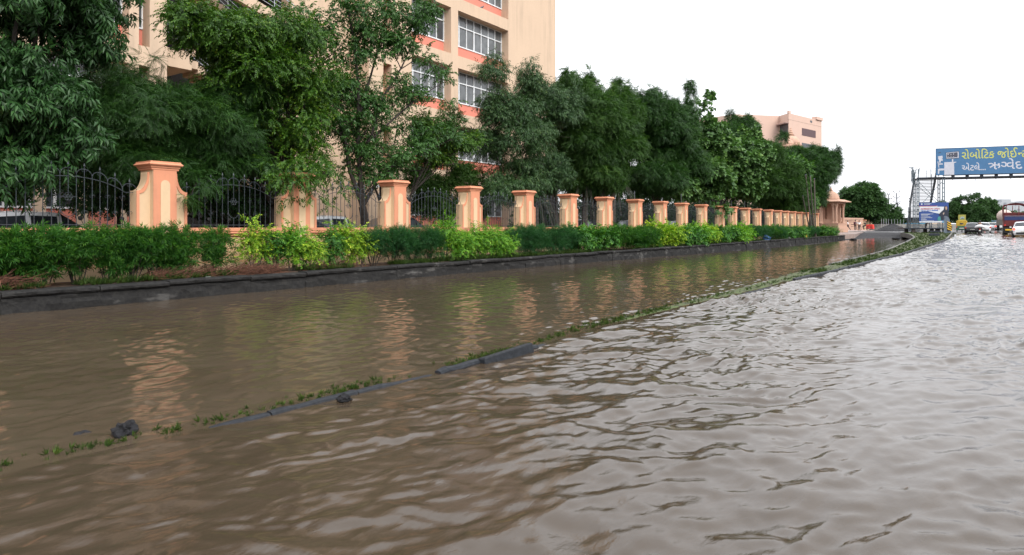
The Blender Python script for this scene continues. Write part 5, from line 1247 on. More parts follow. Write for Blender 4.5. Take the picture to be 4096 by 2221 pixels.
for x in (0, wt/2, wt): mb.beam((x, -.1, za), (x, -.1, za+1.2), .04); mb.beam((x, 2.5, za), (x, 2.5, za+1.2), .04)
mb.build('railing', M['steel'], FO)
mb = MB(); _r = random.Random(8)
for k in range(16): x = -.75+_r.uniform(0, .8); y = _r.uniform(-.3, .6); mb.beam((x, y, za+_r.uniform(-.6, .2)), (x+_r.uniform(-.2, .2), y+_r.uniform(-.2, .2), za+_r.uniform(.9, 1.55)), .045)
mb.beam((-.2, .1, za-1.0), (-.65, .1, za+1.3), .06); mb.beam((-.9, .1, za+1.25), (-.55, .1, za+1.45), .05); mb.beam((-1.0, 0, za+1.48), (-.5, 0, za+1.44), .09)
mb.build('bundled_pipes', M['steel'], FO)
Lb = 15.0; zb0 = H+(906-703)/2650*ZG
mb = MB(); mb.box(wt-.1, wt+Lb, -.06, .02, za-.05, za+.12); mb.box(wt-.1, wt+Lb, 2.38, 2.46, za-.05, za+.12); mb.box(wt-.1, wt+Lb, .022, 2.378, za+.02, za+.06)
k = 0
x = wt+1.0
while x < wt+Lb: mb.box(x-.18, x+.18, -.16, -.062, za-.02, za+.42); mb.prism([(x-.05, za-.052), (x+.3, za-.052), (x-.05, za-.27)], 'y', -.1, .0); x += 1.52
mb.box(wt-.1, wt+Lb, -.03, .02, za+.3, za+.5)
mb.build('span_girder', M['dark_steel'], FO)
mb = MB(); mb.beam((wt+3.4, -.05, za-.05), (wt+3.42, -.05, za-.45), .03); mb.beam((wt+8.0, -.05, za-.05), (wt+8.02, -.05, za-.6), .02); mb.build('loose_wire', M['dark_steel'], FO)
mb = MB(); mb.box(-1.6, wt+.3, -.5, 4.2, zgd+.55, zgd+.70); mb.build('base_slab', M['dark_steel'], FO)
_r = random.Random(2)
for k, x in enumerate((-1.2, -.55, .9, 1.6, 2.2, 2.9)):
    MB().box(x-.17, x+.17, -.45+_r.random()*.8, .1+_r.random(), .3, zgd+.549).build('stub_pier', plain('stained_pier', (.05, .04, .035), .9), FO)  # stub piers in a very dark brown
q = FO.matrix_world
# ---- billboards
def fmat(name, col, rough=.6): return plain(name, col, rough, var=.05, scale=2)
def text_part(txt, size, x, z, mat, parent, y=-.045, bold=.012, name='lettering', width=None, cut=None):
    cu = bpy.data.curves.new(name, 'FONT'); cu.body = txt; cu.size = size; cu.extrude = .004; cu.offset = bold; cu.resolution_u = 3
    o = bpy.data.objects.new(name, cu); COL.objects.link(o); bpy.context.view_layer.update()
    me = bpy.data.meshes.new_from_object(o); COL.objects.unlink(o); bpy.data.objects.remove(o)
    me.materials.clear(); me.materials.append(mat); xs_ = [v.co.x for v in me.vertices] or [0, 1]
    if cut:
        bm = bmesh.new(); bm.from_mesh(me); lim = min(xs_)+(max(xs_)-min(xs_))*cut
        bmesh.ops.bisect_plane(bm, geom=bm.verts[:]+bm.edges[:]+bm.faces[:], plane_co=(lim, 0, 0), plane_no=(1, 0, 0), clear_outer=True); bm.to_mesh(me); bm.free(); xs_ = [v.co.x for v in me.vertices]
    wd = max(xs_)-min(xs_); sx_ = (width/wd) if width else 1
    Mx = Matrix(((sx_, 0, 0, x-min(xs_)*sx_), (0, 0, -1, y), (0, 1, 0, z), (0, 0, 0, 1))); me.transform(Mx)
    o = bpy.data.objects.new(name, me); COL.objects.link(o); o.parent = parent; o['_w'] = wd*sx_
    return o
BB = empty('billboard', (A.x, A.y, 0), FO.rotation_euler[2], 'long blue billboard with yellow and white lettering on the footbridge span', 'billboard')
x0 = (at(3744, ZG, z=0)-A).dot(ux); hb = H+(906-599)/2650*ZG; 
BB.location = A+ux*(x0-.24)+uy*(-.35)
blue = fmat('billboard_blue', (.042, .135, .275)); white = fmat('billboard_white', (.46, .47, .53)); yel = fmat('billboard_yellow', (.46, .47, .11))
mb = MB(); mb.box(0, 13.2, -.02, .06, zb0, hb); mb.build('panel', blue, BB)
mb = MB(); mb.box(-.03, 0-.002, -.04, .08, zb0-.03, hb+.03); mb.box(0, 13.2, -.04, .08, hb+.002, hb+.03); mb.box(0, 13.2, -.04, .08, zb0-.03, zb0-.002)
for x in np.arange(.5, 13, 2.2): mb.beam((x, .1, zb0), (x, .1, hb), .06); mb.beam((x, .1, hb-.3), (x, 1.2, zb0), .05)
mb.build('frame', M['dark_steel'], BB)
hh = hb-zb0
_O = BB.location; _xc0, _zc0 = _O.x*CA+_O.y*SA, -_O.x*SA+_O.y*CA; _dx, _dz = ux.x*CA+ux.y*SA, -ux.x*SA+ux.y*CA
def bx(sx): u = (sx-2048)/2650.0; return (u*_zc0-_xc0)/(_dx-u*_dz)
def bz(sy, sx): return H+(906-sy)*(_zc0+_dz*bx(sx))/2650.0
S = 2576/396.0
def zz(px, py): sx, sy = 3700+px/S, 560+py/S; return bx(sx), bz(sy, sx)
def prect(pts, mat, name, y=-.024, th=.008):
    P = [zz(*p) for p in pts]; MB().prism(P, 'y', y-th, y).build(name, mat, BB)
dk = fmat('screen_frame', (.03, .04, .07)); dk2 = fmat('screen_dark', (.05, .055, .08))
prect([(540, 325), (885, 290), (888, 475), (548, 495)], dk, 'screen_border'); prect([(552, 335), (875, 302), (876, 465), (556, 483)], white, 'screen_surround', -.034)
prect([(567, 348), (845, 318), (848, 448), (570, 458)], dk2, 'screen_image', -.044)
for (x, y, w_, h_) in ((580, 345, 34, 40), (655, 360, 36, 24), (722, 340, 32, 40), (585, 425, 34, 18), (660, 418, 32, 16), (722, 425, 34, 20)): prect([(x, y+h_), (x+w_/2, y), (x+w_, y+h_-3)], white, 'screen_icon', -.054)
prect([(697, 500), (735, 495), (735, 570), (697, 573)], white, 'screen_stem'); prect([(500, 580), (810, 566), (815, 580), (755, 600), (760, 905), (500, 912)], white, 'cabinet')
prect([(335, 425), (455, 410), (458, 465), (435, 480), (460, 492), (458, 540), (412, 545), (405, 590), (365, 592), (362, 520), (345, 500)], white, 'robot_arm'); prect([(350, 612), (458, 608), (460, 640), (350, 645)], white, 'robot_joint')
prect([(325, 560), (345, 560), (372, 720), (350, 725)], white, 'robot_link'); prect([(335, 748), (500, 740), (500, 785), (370, 800), (370, 875), (330, 880)], white, 'robot_base'); prect([(350, 325), (415, 318), (415, 332), (350, 338)], dk2, 'small_caption')
def line(parts, px, py, mat, size, total):
    """parts of a lettering line set one after another; then squeezed to the measured width"""
    x, z = zz(px, py); xe, _ = zz(px+total, py); objs = []; cx = 0.0
    for (t, cut, gap) in parts:
        o = text_part(t, size, 0, 0, mat, BB, -.024, .014, cut=cut); w_ = o['_w']; del o['_w']; objs.append((o, cx)); cx += w_+gap
    for o, c in objs:
        for v in o.data.vertices: v.co.x = (v.co.x+c)*(xe-x)/cx + x; v.co.z += z
line([('રોબોિટક', None, .35), ('જોઈ', None, .02), ('ન', .68, -.02), ('ટ', None, .0)], 955, 492, yel, 1.32, 1700)
line([('એટલે...', None, .1)], 955, 795, white, 1.05, 650)
line([('ઋ', None, .05), ('ગ', .58, -.02), ('વેદ', None, .0)], 1640, 765, white, 1.45, 890)
BN = empty('banner', (A.x, A.y, 0), FO.rotation_euler[2], 'blue and white admission banner with a figure in dark clothes on the footbridge tower', 'banner')
x0 = (at(3674, ZG, z=0)-A).dot(ux); x1 = (at(3781, ZG, z=0)-A).dot(ux); zt_ = H+(906-811)/2650*ZG; zb_ = H+(906-891)/2650*ZG; Wn, Hn = x1-x0, zt_-zb_
BN.location = A+ux*x0+uy*(-.42)
def bp(u, v): return (u*Wn, zt_-v*Hn)
def pp(pts, mat, name, lay=1): MB().prism([bp(*p) for p in pts], 'y', -.02-.008*lay, -.012-.008*lay).build(name, mat, BN)
navy = fmat('banner_blue', (.022, .06, .23)); bw = fmat('banner_white', (.6, .62, .66)); red = fmat('banner_red', (.35, .04, .06)); lbl = fmat('banner_text_blue', (.08, .14, .4)); fig = fmat('banner_figure', (.012, .018, .035))
MB().box(0, Wn, -.012, .02, zb_, zt_).build('panel', navy, BN)
pp([(0, .17), (.62, .17), (.62, .21), (.9, .215), (.75, .58), (.5, .5), (.3, .43), (.1, .43), (0, .46)], bw, 'white_field'); pp([(0, .93), (.9, .91), (.9, .99), (0, .99)], bw, 'bottom_strip')
pp([(0, .165), (.6, .165), (.6, .195), (0, .195)], red, 'red_rule', 2)
pp([(.05, .075), (.085, .03), (.12, .075), (.085, .12)], bw, 'emblem', 2)
def ptxt(t, u, v, size, mat, width): 
    o = text_part(t, size, *bp(u, v), mat, BN, -.032, .006, width=width*Wn); del o['_w']
ptxt('ADMISSION OPEN', .04, .345, .27, red, .66); ptxt('YEAR 2024', .04, .425, .24, lbl, .36); pp([(.42, .37), (.64, .36), (.64, .42), (.42, .425)], lbl, 'date_box', 2)
_r = random.Random(6)
for (v, w_) in ((.56, .42), (.585, .3), (.64, .24), (.70, .32), (.745, .38), (.80, .16), (.84, .2), (.89, .44), (.05, .26), (.085, .2)):
    u0 = .06 if v > .1 else .16; pp([(u0, v), (u0+w_, v), (u0+w_, v+.014), (u0, v+.014)], bw, 'small_print', 2)
pp([(.74, .86), (.72, .68), (.66, .62), (.72, .5), (.83, .36), (.85, .22), (.90, .16), (.96, .2), (.97, .34), (1.0, .45), (1.0, .7), (.93, .9)], fig, 'figure_clothes', 2)
pp([(.885, .22), (.925, .2), (.95, .27), (.935, .37), (.895, .37)], fmat('banner_face', (.4, .26, .2)), 'figure_face', 3); pp([(.8, .56), (.84, .48), (.86, .52), (.83, .62)], fmat('banner_face2', (.4, .3, .25)), 'figure_hand', 3)
pp([(.64, .72), (.72, .68), (.74, .9), (.66, .92), (.62, .84)], fmat('banner_teal', (.04, .22, .22)), 'figure_bag', 3); pp([(.80, .9), (.93, .9), (.93, 1.0), (.76, 1.0)], fmat('banner_sky', (.16, .34, .5)), 'figure_jeans', 3)
# hazard marker at the island nose
q = at(3795, 80, z=float(gR(97))); HM = empty('hazard_marker', (q.x, q.y, q.z), FO.rotation_euler[2], 'rounded barrier end with yellow and black diagonal stripes at the island nose', 'road marker')
arc = [(-.42, .0), (-.42, 2.15)]+[(-.42+.55*math.sin(a), 1.5+.72*math.cos(a)) for a in np.linspace(.3, math.pi/2, 8)]+[(.30, .75), (.20, .0)]
MB().prism(arc, 'y', 0, .5).build('barrier_end', plain('grey_sheet', (.12, .15, .19), .5, .2), HM)
arc = [(-.17, .35), (-.17, 1.42), (-.05, 1.5), (.1, 1.42), (.24, 1.2), (.34, .9), (.33, .6), (.2, .4), (.05, .3)]
MB().prism(arc, 'y', -.03, -.003).build('striped_board', M['black'], HM)
for k in range(4):
    z = .42+k*.28; MB().prism([(-.16, z+.22), (-.16, z+.36 if k < 3 else z+.30), (.30-.03*abs(k-1.5), z+.07), (.30-.03*abs(k-1.5), z-.07)] if k else [(-.16, .62), (-.16, .76), (.31, .48), (.28, .40)], 'y', -.045, -.033).build('yellow_stripe', M['yellow'], HM)
MB().box(-.52, -.42, -.08, .02, -.1, 1.75).build('post', M['steel'], HM)
# ================================================================= vehicles
HATCH = [(-1.86, .66, .36, .80, .82, .58), (-1.82, .78, .28, .92, .94, .68), (-1.70, .81, .24, .95, 1.06, .68), (-1.42, .83, .22, .96, 1.43, .57), (-1.36, .83, .22, .96, 1.45, .57), (-.62, .84, .21, .94, 1.50, .59), (-.50, .84, .21, .94, 1.505, .59), (.18, .84, .21, .92, 1.48, .59), (.30, .84, .21, .92, 1.46, .58), (.95, .83, .22, .90, 1.02, .68), (1.08, .83, .22, .89, .93, .72), (1.55, .80, .26, .80, .84, .66), (1.80, .70, .32, .62, .66, .56)]
SEDAN = [(-2.15, .68, .36, .80, .82, .6), (-2.1, .80, .28, .95, .97, .7), (-1.55, .83, .24, .98, 1.02, .7), (-1.45, .83, .22, .98, 1.06, .68), (-.95, .84, .22, .96, 1.42, .57), (-.85, .84, .22, .96, 1.44, .57), (-.25, .85, .21, .94, 1.48, .59), (-.15, .85, .21, .94, 1.48, .59), (.40, .85, .21, .92, 1.46, .58), (.50, .84, .21, .92, 1.43, .58), (1.15, .83, .22, .90, 1.0, .68), (1.25, .83, .22, .89, .93, .72), (1.9, .80, .26, .80, .84, .66), (2.15, .70, .32, .62, .66, .56)]
def make_car(label, paint, loc, rz, kind=HATCH, lights=True, detail=True, group=None, brake=False, scale=1.0):
    root = empty('parked_car' if not lights else 'car', loc, rz, label, 'car', group); st = kind; nS = len(st); V = []
    for (x, w, zb, be, tp, wr) in st:
        ring = [(0, zb), (w-.10, zb), (w-.01, zb+.16), (w, be-.25), (w-.03, be), (wr+.06, max(tp-.13, be+.005)), (wr-.03, max(tp-.02, be+.01)), (0, tp+.02)]
        V += [(x, y, z) for (y, z) in ring]+[(x, -y, z) for (y, z) in ring[-2:0:-1]]
    n = 14; body = MB(); win = MB(); body.v = list(V); gl = []
    gs = 3 if kind is HATCH else 4
    sideok = {(3+1, 3+2), (6, 7), (4, 5)} if kind is HATCH else {(5, 6), (7, 8)}
    for i in range(nS-1):
        for k in range(n):
            k2 = (k+1) % n; f = (i*n+k, (i+1)*n+k, (i+1)*n+k2, i*n+k2)
            ringseg = k if k < 7 else 13-k
            side = ringseg == 4; topseg = ringseg in (5, 6)
            x_mid = (st[i][0]+st[i+1][0])/2; dz = abs(st[i+1][4]-st[i][4]); rear = x_mid < -.8 and dz > .25; front = x_mid > .2 and dz > .3
            if (side and (i, i+1) in (sideok | ({(8, 9)} if kind is HATCH else {(9, 10)}))) or (topseg and (rear or front)): gl.append(f)
            else: body.f.append(f); body.m.append(0)
    body.f.append(tuple(range(n))); body.m.append(0); body.f.append(tuple((nS-1)*n+k for k in range(n-1, -1, -1))); body.m.append(0)
    bo = body.build('body', paint, root, smooth=False, bevel=0.0)
    idx = sorted({i for f in gl for i in f}); mp_ = {a: b for b, a in enumerate(idx)}; win.v = [V[i] for i in idx]; win.f = [tuple(mp_[i] for i in f) for f in gl]; win.m = [0]*len(gl); win.build('window_glass', M['glass'], root)
    L0, L1 = st[0][0], st[-1][0]
    for sx_ in (L0+.62, L1-.72):
        for s in (-1, 1):
            t = MB(); t.tube([(sx_, s*.62, .30), (sx_, s*.845, .30)], .30, 16); w_ = t.build('wheel', M['black'], root)
            MB().tube([(sx_, s*.846, .30), (sx_, s*.853, .30)], .19, 12).build('rim', M['rail'], w_)
            a = MB(); a.tube([(sx_+.35*math.cos(q), s*.846, .30+.35*math.sin(q)) for q in np.linspace(0, math.pi, 9)], .02, 4); a.build('wheel_arch', M['black'], root)
    mt = M['tail_on'] if brake else M['tail']
    for s in (-1, 1):
        MB().box(L0+.0, L0+.12, s*.74-.10, s*.74+.09, .72, .93).build('tail_light', mt, root, bevel=.02)
        MB().box(L1-.14, L1+.01, s*.54-.12, s*.54+.12, .56, .68).build('headlight', M['white_frame'], root, bevel=.02)
        MB().cbox((st[-4][0], s*.93, .98), .10, .16, .12).build('mirror', M['black'] if not detail else paint, root, bevel=.02)
    MB().box(L0-.04, L0+.02, -.60, .60, .36, .52).build('bumper', M['black'], root, bevel=.02); MB().box(L0-.055, L0-.042, -.25, .25, .56, .66).build('number_plate', M['plate'], root)
    root.scale = (scale,)*3
    return root
YZ = .55
p = Vector((-23.2, 8.0, YZ)); make_car('white hatchback parked behind the fence at the far left', M['white_paint'], p, R(90), lights=False)
for (sx, X, ln, lab, pt, kd) in [(1590, -21.2, 0, 'dark car parked behind the third pillar', M['dark_paint'], SEDAN), (1325, -22.2, 0, 'white car behind the fence right of the leaf-covered pillar', M['silver_paint'], HATCH), (2300, -20.3, 0, 'dark car parked behind the sixth pillar', M['dark_paint'], HATCH), (2520, -20.3, 0, 'dark bronze car parked behind the eighth pillar', M['brown_paint'], SEDAN), (2700, -20.3, 0, 'silver car parked behind the far pillars', M['silver_paint'], HATCH)]:
    q = onX(sx, 906, X); make_car(lab, pt, (q.x, q.y, YZ), R(90 if sx % 20 else -90), kd, lights=False)
EX = lambda sx, zc, bot: at(sx, zc, bot)
def on_road(sx, zc): q = at(sx, zc, z=0); return Vector((q.x, q.y, float(gR(q.y))))
RZ = R(90)
def road_car(label, sx, zc, paint, kind=HATCH, rz=RZ, brake=False, dip=.10, scale=1.0, side=False):
    q = on_road(sx, zc); q.z -= dip; return make_car(label, paint, q, rz, kind, True, True, 'cars queuing on the flooded road', brake, scale)
road_car('white hatchback at the right edge splashing through the water behind the red truck', 4093, 62, M['white_paint'], brake=True)
road_car('dark grey hatchback seen from behind beside the motorbike', 3890, 88, M['dark_paint'])
road_car('white hatchback just ahead of the dark grey one', 3935, 93, M['white_paint'])
road_car('white car with lit brake lamps in the middle of the queue', 3959, 116, M['white_paint'], brake=True)
road_car('silver car left of the white saloon in the queue', 3984, 124, M['silver_paint'])
road_car('white saloon with a lit tail lamp beside the red truck', 4006, 120, M['white_paint'], SEDAN, brake=True)
road_car('white car crossing beyond the auto rickshaw', 3816, 150, M['white_paint'], HATCH, R(10))
road_car('small white car roof above the dark grey hatchback', 3902, 150, M['white_paint'])
road_car('white car roof farther back in the queue', 3942, 150, M['silver_paint'])
road_car('white car roof at the back of the queue near the hoarding', 3962, 165, M['white_paint'])
q = on_road(3893, 170); make_car('dark red car far back in the queue', plain('maroon_paint', (.12, .02, .02), .3), q, RZ, HATCH, group='cars queuing on the flooded road')
# auto rickshaw seen from behind
q = on_road(3847, 97); AR = empty('auto_rickshaw', q, 0, 'yellow and green auto rickshaw seen from behind', 'auto rickshaw')
MB().prism([(-.66, .28), (.66, .28), (.68, .55), (.66, .88), (-.66, .88), (-.68, .55)], 'y', -.9, .9).build('body', M['green_paint'], AR, bevel=.05)
top = MB(); top.prism([(-.66, .884), (.66, .884), (.65, 1.5), (.60, 1.66), (.45, 1.72), (-.45, 1.72), (-.60, 1.66), (-.65, 1.5)], 'y', -.88, .75); top.build('hood', plain('hood_yellow', (.48, .31, .03), .55), AR, bevel=.04)
MB().box(-.2, .2, -.895, -.882, 1.12, 1.32).build('rear_window', M['glass'], AR); MB().box(-.28, .28, -.93, -.905, .5, .62).build('number_plate', M['plate'], AR)
for s in (-1, 1): MB().tube([(s*.5, -.6, .2), (s*.62, -.6, .2)], .2, 12).build('wheel', M['black'], AR); MB().box(s*.58-.06, s*.58+.06, -.93, -.902, .66, .82).build('tail_light', M['tail'], AR)
MB().tube([(-.06, .95, .2), (.06, .95, .2)], .2, 12).build('wheel', M['black'], AR); MB().box(-.45, .45, -.96, -.905, .28, .36).build('bumper', M['black'], AR)
# ---- people
def skin_obj(name, joints, edges, radii, mat, parent, sub=1):
    me = bpy.data.meshes.new(name); me.from_pydata(joints, edges, []); o = bpy.data.objects.new(name, me); COL.objects.link(o); o.parent = parent
    s = o.modifiers.new('skin', 'SKIN'); s.use_smooth_shade = True
    for i, r in enumerate(radii):
        r = r if isinstance(r, tuple) else (r, r); me.skin_vertices[0].data[i].radius = r
    me.skin_vertices[0].data[0].use_root = True
    if sub: u = o.modifiers.new('sub', 'SUBSURF'); u.levels = sub; u.render_levels = sub
    me.materials.append(mat); return o
def person(label, loc, rz, shirt, trousers, pose='stand', pack=False, group=None, hmul=1.0):
    """x forward, y left"""
    root = empty('person', loc, rz, label, 'person', group)
    hip = .92; la = {'stand': (0.02, -.02), 'walk': (.42, -.38), 'ride': (.35, .30)}[pose]; 
    if pose == 'sit': pass
    hz = hip if pose != 'ride' else .95
    J = [(0, 0, hz), (.01, 0, hz+.22), (.03, 0, hz+.43), (.04, 0, hz+.53), (.06, 0, hz+.66), (.07, 0, hz+.76)]; Rr = [(.13, .10), (.12, .095), (.15, .10), .055, .085, .06]; E = [(0, 1), (1, 2), (2, 3), (3, 4), (4, 5)]
    def add(p, r, par): J.append(p); Rr.append(r); E.append((par, len(J)-1)); return len(J)-1
    legs = []
    for s, a in ((1, la[0]), (-1, la[1])):
        if pose == 'ride': h = add((.05, s*.10, hz-.04), .085, 0); k = add((.40, s*.16, hz-.12 if s > 0 else hz-.25), .06, h); f = add((.28, s*.14, hz-.55 if s > 0 else hz-.68), .045, k); t = add((.42, s*.14, hz-.58 if s > 0 else hz-.72), .035, f)
        else:
            h = add((.0, s*.095, hz-.08), .085, 0); k = add((a*.5+(.06 if a < 0 else .02), s*.10, hz-.47), .058, h); f = add((a if a > 0 else a-.02, s*.10, .07+(.06 if a < -.1 else 0)), .04, k); t = add((a+.15, s*.11, .035), .032, f)
        legs.append((h, k, f, t))
    arms = []
    for s in (1, -1):
        sh = add((.03, s*.18, hz+.44), .055, 2)
        if pose == 'ride': e = add((.24, s*.22, hz+.26), .042, sh); w = add((.46, s*.22, hz+.18), .032, e)
        elif pose == 'walk': e = add((-.06*s, s*.24, hz+.18), .042, sh); w = add((.14 if s > 0 else -.1, s*.22, hz-.02), .03, e)
        else: e = add((-.02, s*.24, hz+.17), .042, sh); w = add((.06, s*.22, hz-.05), .03, e)
        palm = add((J[w][0]+.03, J[w][1], J[w][2]-.07), .026, w)
        for q in range(5): add((J[palm][0]+.015+.012*q, J[palm][1]+(.02-.01*q)*s, J[palm][2]-.05-.012*(2-abs(q-2))), .008, palm)
        arms.append((sh, e, w))
    skin_obj('body', J, E, Rr, M['skin'], root)
    sj = [J[0], J[1], J[2], (J[3][0], 0, J[3][2]-.05)]; se = [(0, 1), (1, 2), (2, 3)]; sr = [(.16, .125), (.145, .115), (.175, .125), .07]
    for (sh, e, w) in arms: n0 = len(sj); sj += [J[sh], J[e]]; sr += [.07, .056]; se += [(2, n0), (n0, n0+1)]
    skin_obj('shirt', sj, se, sr, shirt, root)
    tj = [(0, 0, hz+.04)]; te = []; tr = [(.15, .12)]
    for (h, k, f, t) in legs:
        n0 = len(tj); tj += [J[h], J[k], J[f]]; tr += [.10, .075, .06]; te += [(0, n0), (n0, n0+1), (n0+1, n0+2)]
    skin_obj('trousers', tj, te, tr, trousers, root)
    hd = J[4]; hair = MB(); hair.lathe((hd[0]-.015, 0, hd[2]+.0), [(.088, -.03), (.102, .03), (.098, .09), (.07, .135), (.02, .15)], 12); hair.build('hair', M['hair'], root, smooth=True)
    fc = MB(); fc.lathe((hd[0]+.095, 0, hd[2]-.01), [(.004, .03), (.013, .0), (.004, -.012)], 6); fc.build('nose', M['skin'], root)
    if pack: MB().box(J[2][0]-.30, J[2][0]-.12, -.15, .15, hz+.06, hz+.48).build('backpack', plain('maroon_bag', (.08, .02, .03), .7), root, bevel=.04)
    root.scale = (hmul,)*3
    return root
def gp(sx, zc, sy): return at(sx, zc, sy)
person('person in a white shirt and dark trousers striding left along the pavement', gp(3392, 112, 921.5), R(178), M['white_cloth'], M['dark_cloth'], 'walk', hmul=.98)
person('person in a grey shirt with a maroon backpack, seen from behind', gp(3421, 112, 921.5), R(75), M['grey_cloth'], M['dark_cloth'], 'stand', True, hmul=1.03)
person('person in a white shirt standing beside the bicycle', gp(3437, 112, 922), R(120), M['white_cloth'], M['dark_cloth'], 'stand')
# tricycle cart with a red tarpaulin and its rider
q = gp(3456, 111, 923); BC = empty('bicycle', q, R(172), 'bicycle with thin wheels standing between the people and the red barrier', 'bicycle')
for x in (.72, -.72):
    t = MB(); t.tube([(x+.36*math.cos(a), 0, .37+.36*math.sin(a)) for a in np.linspace(0, 2*math.pi, 25)], .022, 5); w_ = t.build('wheel', M['black'], BC)
    s_ = MB(); [s_.tube([(x, 0, .37), (x+.35*math.cos(a), 0, .37+.35*math.sin(a))], .004, 3) for a in np.linspace(0, 2*math.pi, 13)[:-1]]; s_.build('spokes', M['rail'], w_)
f = MB(); f.tube([(-.72, 0, .37), (-.15, 0, .32), (.45, 0, .75), (-.2, 0, .80), (-.15, 0, .32)], .018, 6); f.tube([(-.72, 0, .37), (-.22, 0, .86)], .014, 6); f.tube([(.72, 0, .37), (.45, 0, .95)], .016, 6); f.build('frame', M['dark_steel'], BC)
h_ = MB(); h_.tube([(.40, .26, .98), (.46, 0, 1.0), (.40, -.26, .98)], .014, 6); h_.build('handlebar', M['rail'], BC); MB().box(-.36, -.10, -.07, .07, .87, .93).build('saddle', M['black'], BC, bevel=.02)
person('person in dark clothes riding the bicycle', q+Vector((.22, .0, -.02)), R(172), M['dark_cloth'], M['dark_cloth'], 'ride')
q = gp(3481, 114, 916); RB = empty('red_barrier', q, R(-25), 'bright red plastic road barrier behind the bicycle', 'barrier')
MB().prism([(-.72, 0), (.66, 0), (.58, .72), (.5, .78), (-.3, .80), (-.45, .74), (-.62, .74)], 'y', -.2, .2).build('barrier_body', M['red_plastic'], RB, bevel=.04)
for x in (-.35, .25): MB().box(x-.08, x+.08, -.215, -.201, .1, .5).build('recess', plain('dark_red', (.3, .02, .015), .6), RB)
# motorbike with rider carrying a white sack
def motorbike(label, loc, rz, paint, group=None, name='motorbike'):
    r_ = empty(name, loc, rz, label, 'motorbike', group)
    for x in (.62, -.62):
        t = MB(); t.tube([(x+.27*math.cos(a), 0, .30+.27*math.sin(a)) for a in np.linspace(0, 2*math.pi, 21)], .045, 6); t.build('wheel', M['black'], r_)
    MB().tube([(-.62, 0, .30), (-.1, 0, .42), (.3, 0, .45), (.5, 0, .8), (.62, 0, .30)], .035, 6).build('frame', M['dark_steel'], r_)
    b_ = MB(); b_.tube([(-.55, 0, .66), (-.2, 0, .68), (.1, 0, .78), (.35, 0, .80)], [.09, .11, .15, .10], 10); b_.build('fuel_tank', paint, r_, smooth=True)
    MB().tube([(-.75, 0, .80), (-.3, 0, .80), (.02, 0, .82)], [.07, .10, .08], 8).build('seat', M['black'], r_, smooth=True)
    e = MB(); e.cbox((.05, 0, .42), .4, .22, .3); e.build('engine', M['dark_steel'], r_, bevel=.03)
    h = MB(); h.tube([(.36, .36, 1.02), (.45, .1, 1.0), (.45, -.1, 1.0), (.36, -.36, 1.02)], .014, 6); h.build('handlebar', M['rail'], r_)
    for s in (-1, 1):
        m_ = MB(); m_.tube([(.42, s*.25, 1.0), (.40, s*.34, 1.22)], .007, 5); m_.build('mirror_stem', M['black'], r_)
        MB().tube([(.385, s*.36, 1.26), (.40, s*.36, 1.265), (.42, s*.36, 1.27)], [.062, .058, .03], 10).build('mirror', M['black'], r_)
    MB().lathe((.56, 0, .90), [(.03, -.08), (.09, -.04), (.09, .05), (.04, .09)], 10).build('headlight', M['rail'], r_); MB().cbox((-.80, 0, .72), .06, .14, .1).build('tail_light', M['tail'], r_); MB().cbox((-.86, 0, .56), .02, .2, .12).build('number_plate', M['plate'], r_)
    return r_
q = on_road(3921, 79); q.z -= .12
motorbike('motorbike ridden through the flood, seen from behind', q, R(88), M['dark_paint'])
person('rider in dark clothes on the motorbike with a white sack behind', q+Vector((-.02, -.1, .0)), R(88), M['dark_cloth'], M['dark_cloth'], 'ride')
sk = MB(); sk.tube([(-.52, 0, 0), (-.42, 0, .10), (-.2, 0, .20), (.1, 0, .22), (.36, 0, .14), (.5, 0, -.02)], [.04, .15, .2, .2, .16, .05], 12); hm = MB(); hm.lathe((0, 0, 0), [(.07, -.11), (.125, -.04), (.13, .04), (.10, .12), (.03, .155)], 12); hm = hm.build('helmet', M['black'], smooth=True); hm.parent = [x for x in bpy.data.objects if x.get('label', '').startswith('rider in dark clothes')][0]; hm.location = (.06, 0, 1.63)
o = sk.build('sack', M['white_cloth'], smooth=True, loc=(q.x, q.y-.55, q.z+.86)); tag(o, 'bulging white sack laid across the back of the motorbike', 'sack')
for sx, lab in ((350, 'parked motorbike with an oval mirror behind the first fence panel, nearer the white car'), (512, 'parked motorbike behind the fence just left of the nearest pillar'), (850, 'parked motorbike in the shade behind the second fence panel')):
    t = onX(sx, 906, -19.0); motorbike(lab, (t.x-.1, t.y, YZ), R(8), M['dark_paint'], 'motorbikes behind the fence', 'parked_motorbike')
# red truck
q = on_road(4063, 77); TR = empty('truck', (q.x, q.y, q.z-.1), R(90), 'dark red goods truck with an open barred cage top, seen from behind', 'truck')
L_, Wd = 6.2, 2.35; zf = 1.05
MB().box(0, L_, -Wd/2, Wd/2, zf, 2.32).build('cargo_body', M['truck_red'], TR, bevel=.02)
cg = MB(); zt = 3.45
for s in (-1, 1):
    for x in np.arange(.06, L_, .75): cg.box(x-.035, x+.035, s*Wd/2-.035-s*.04, s*Wd/2+.035-s*.04, 2.322, zt)
    for z in (2.8, zt): cg.box(0, L_, s*Wd/2-.03-s*.04, s*Wd/2+.03-s*.04, z-.03, z+.04)
for y in np.linspace(-Wd/2+.3, Wd/2-.3, 4): cg.box(.02, .08, y-.035, y+.035, 2.322, zt)
cg.box(0, .09, -Wd/2, Wd/2, zt+.042, zt+.12)
for x in np.arange(0, L_, .75): cg.tube([(x+.04, -Wd/2+.05, zt), (x+.04, -Wd/4, zt+.22), (x+.04, 0, zt+.3), (x+.04, Wd/4, zt+.22), (x+.04, Wd/2-.05, zt)], .035, 5)
cg.build('cage', M['truck_red'], TR)
MB().box(.0, .9, Wd/2-.05, Wd/2+.01, 2.322, zt).build('side_panel', M['truck_red'], TR)
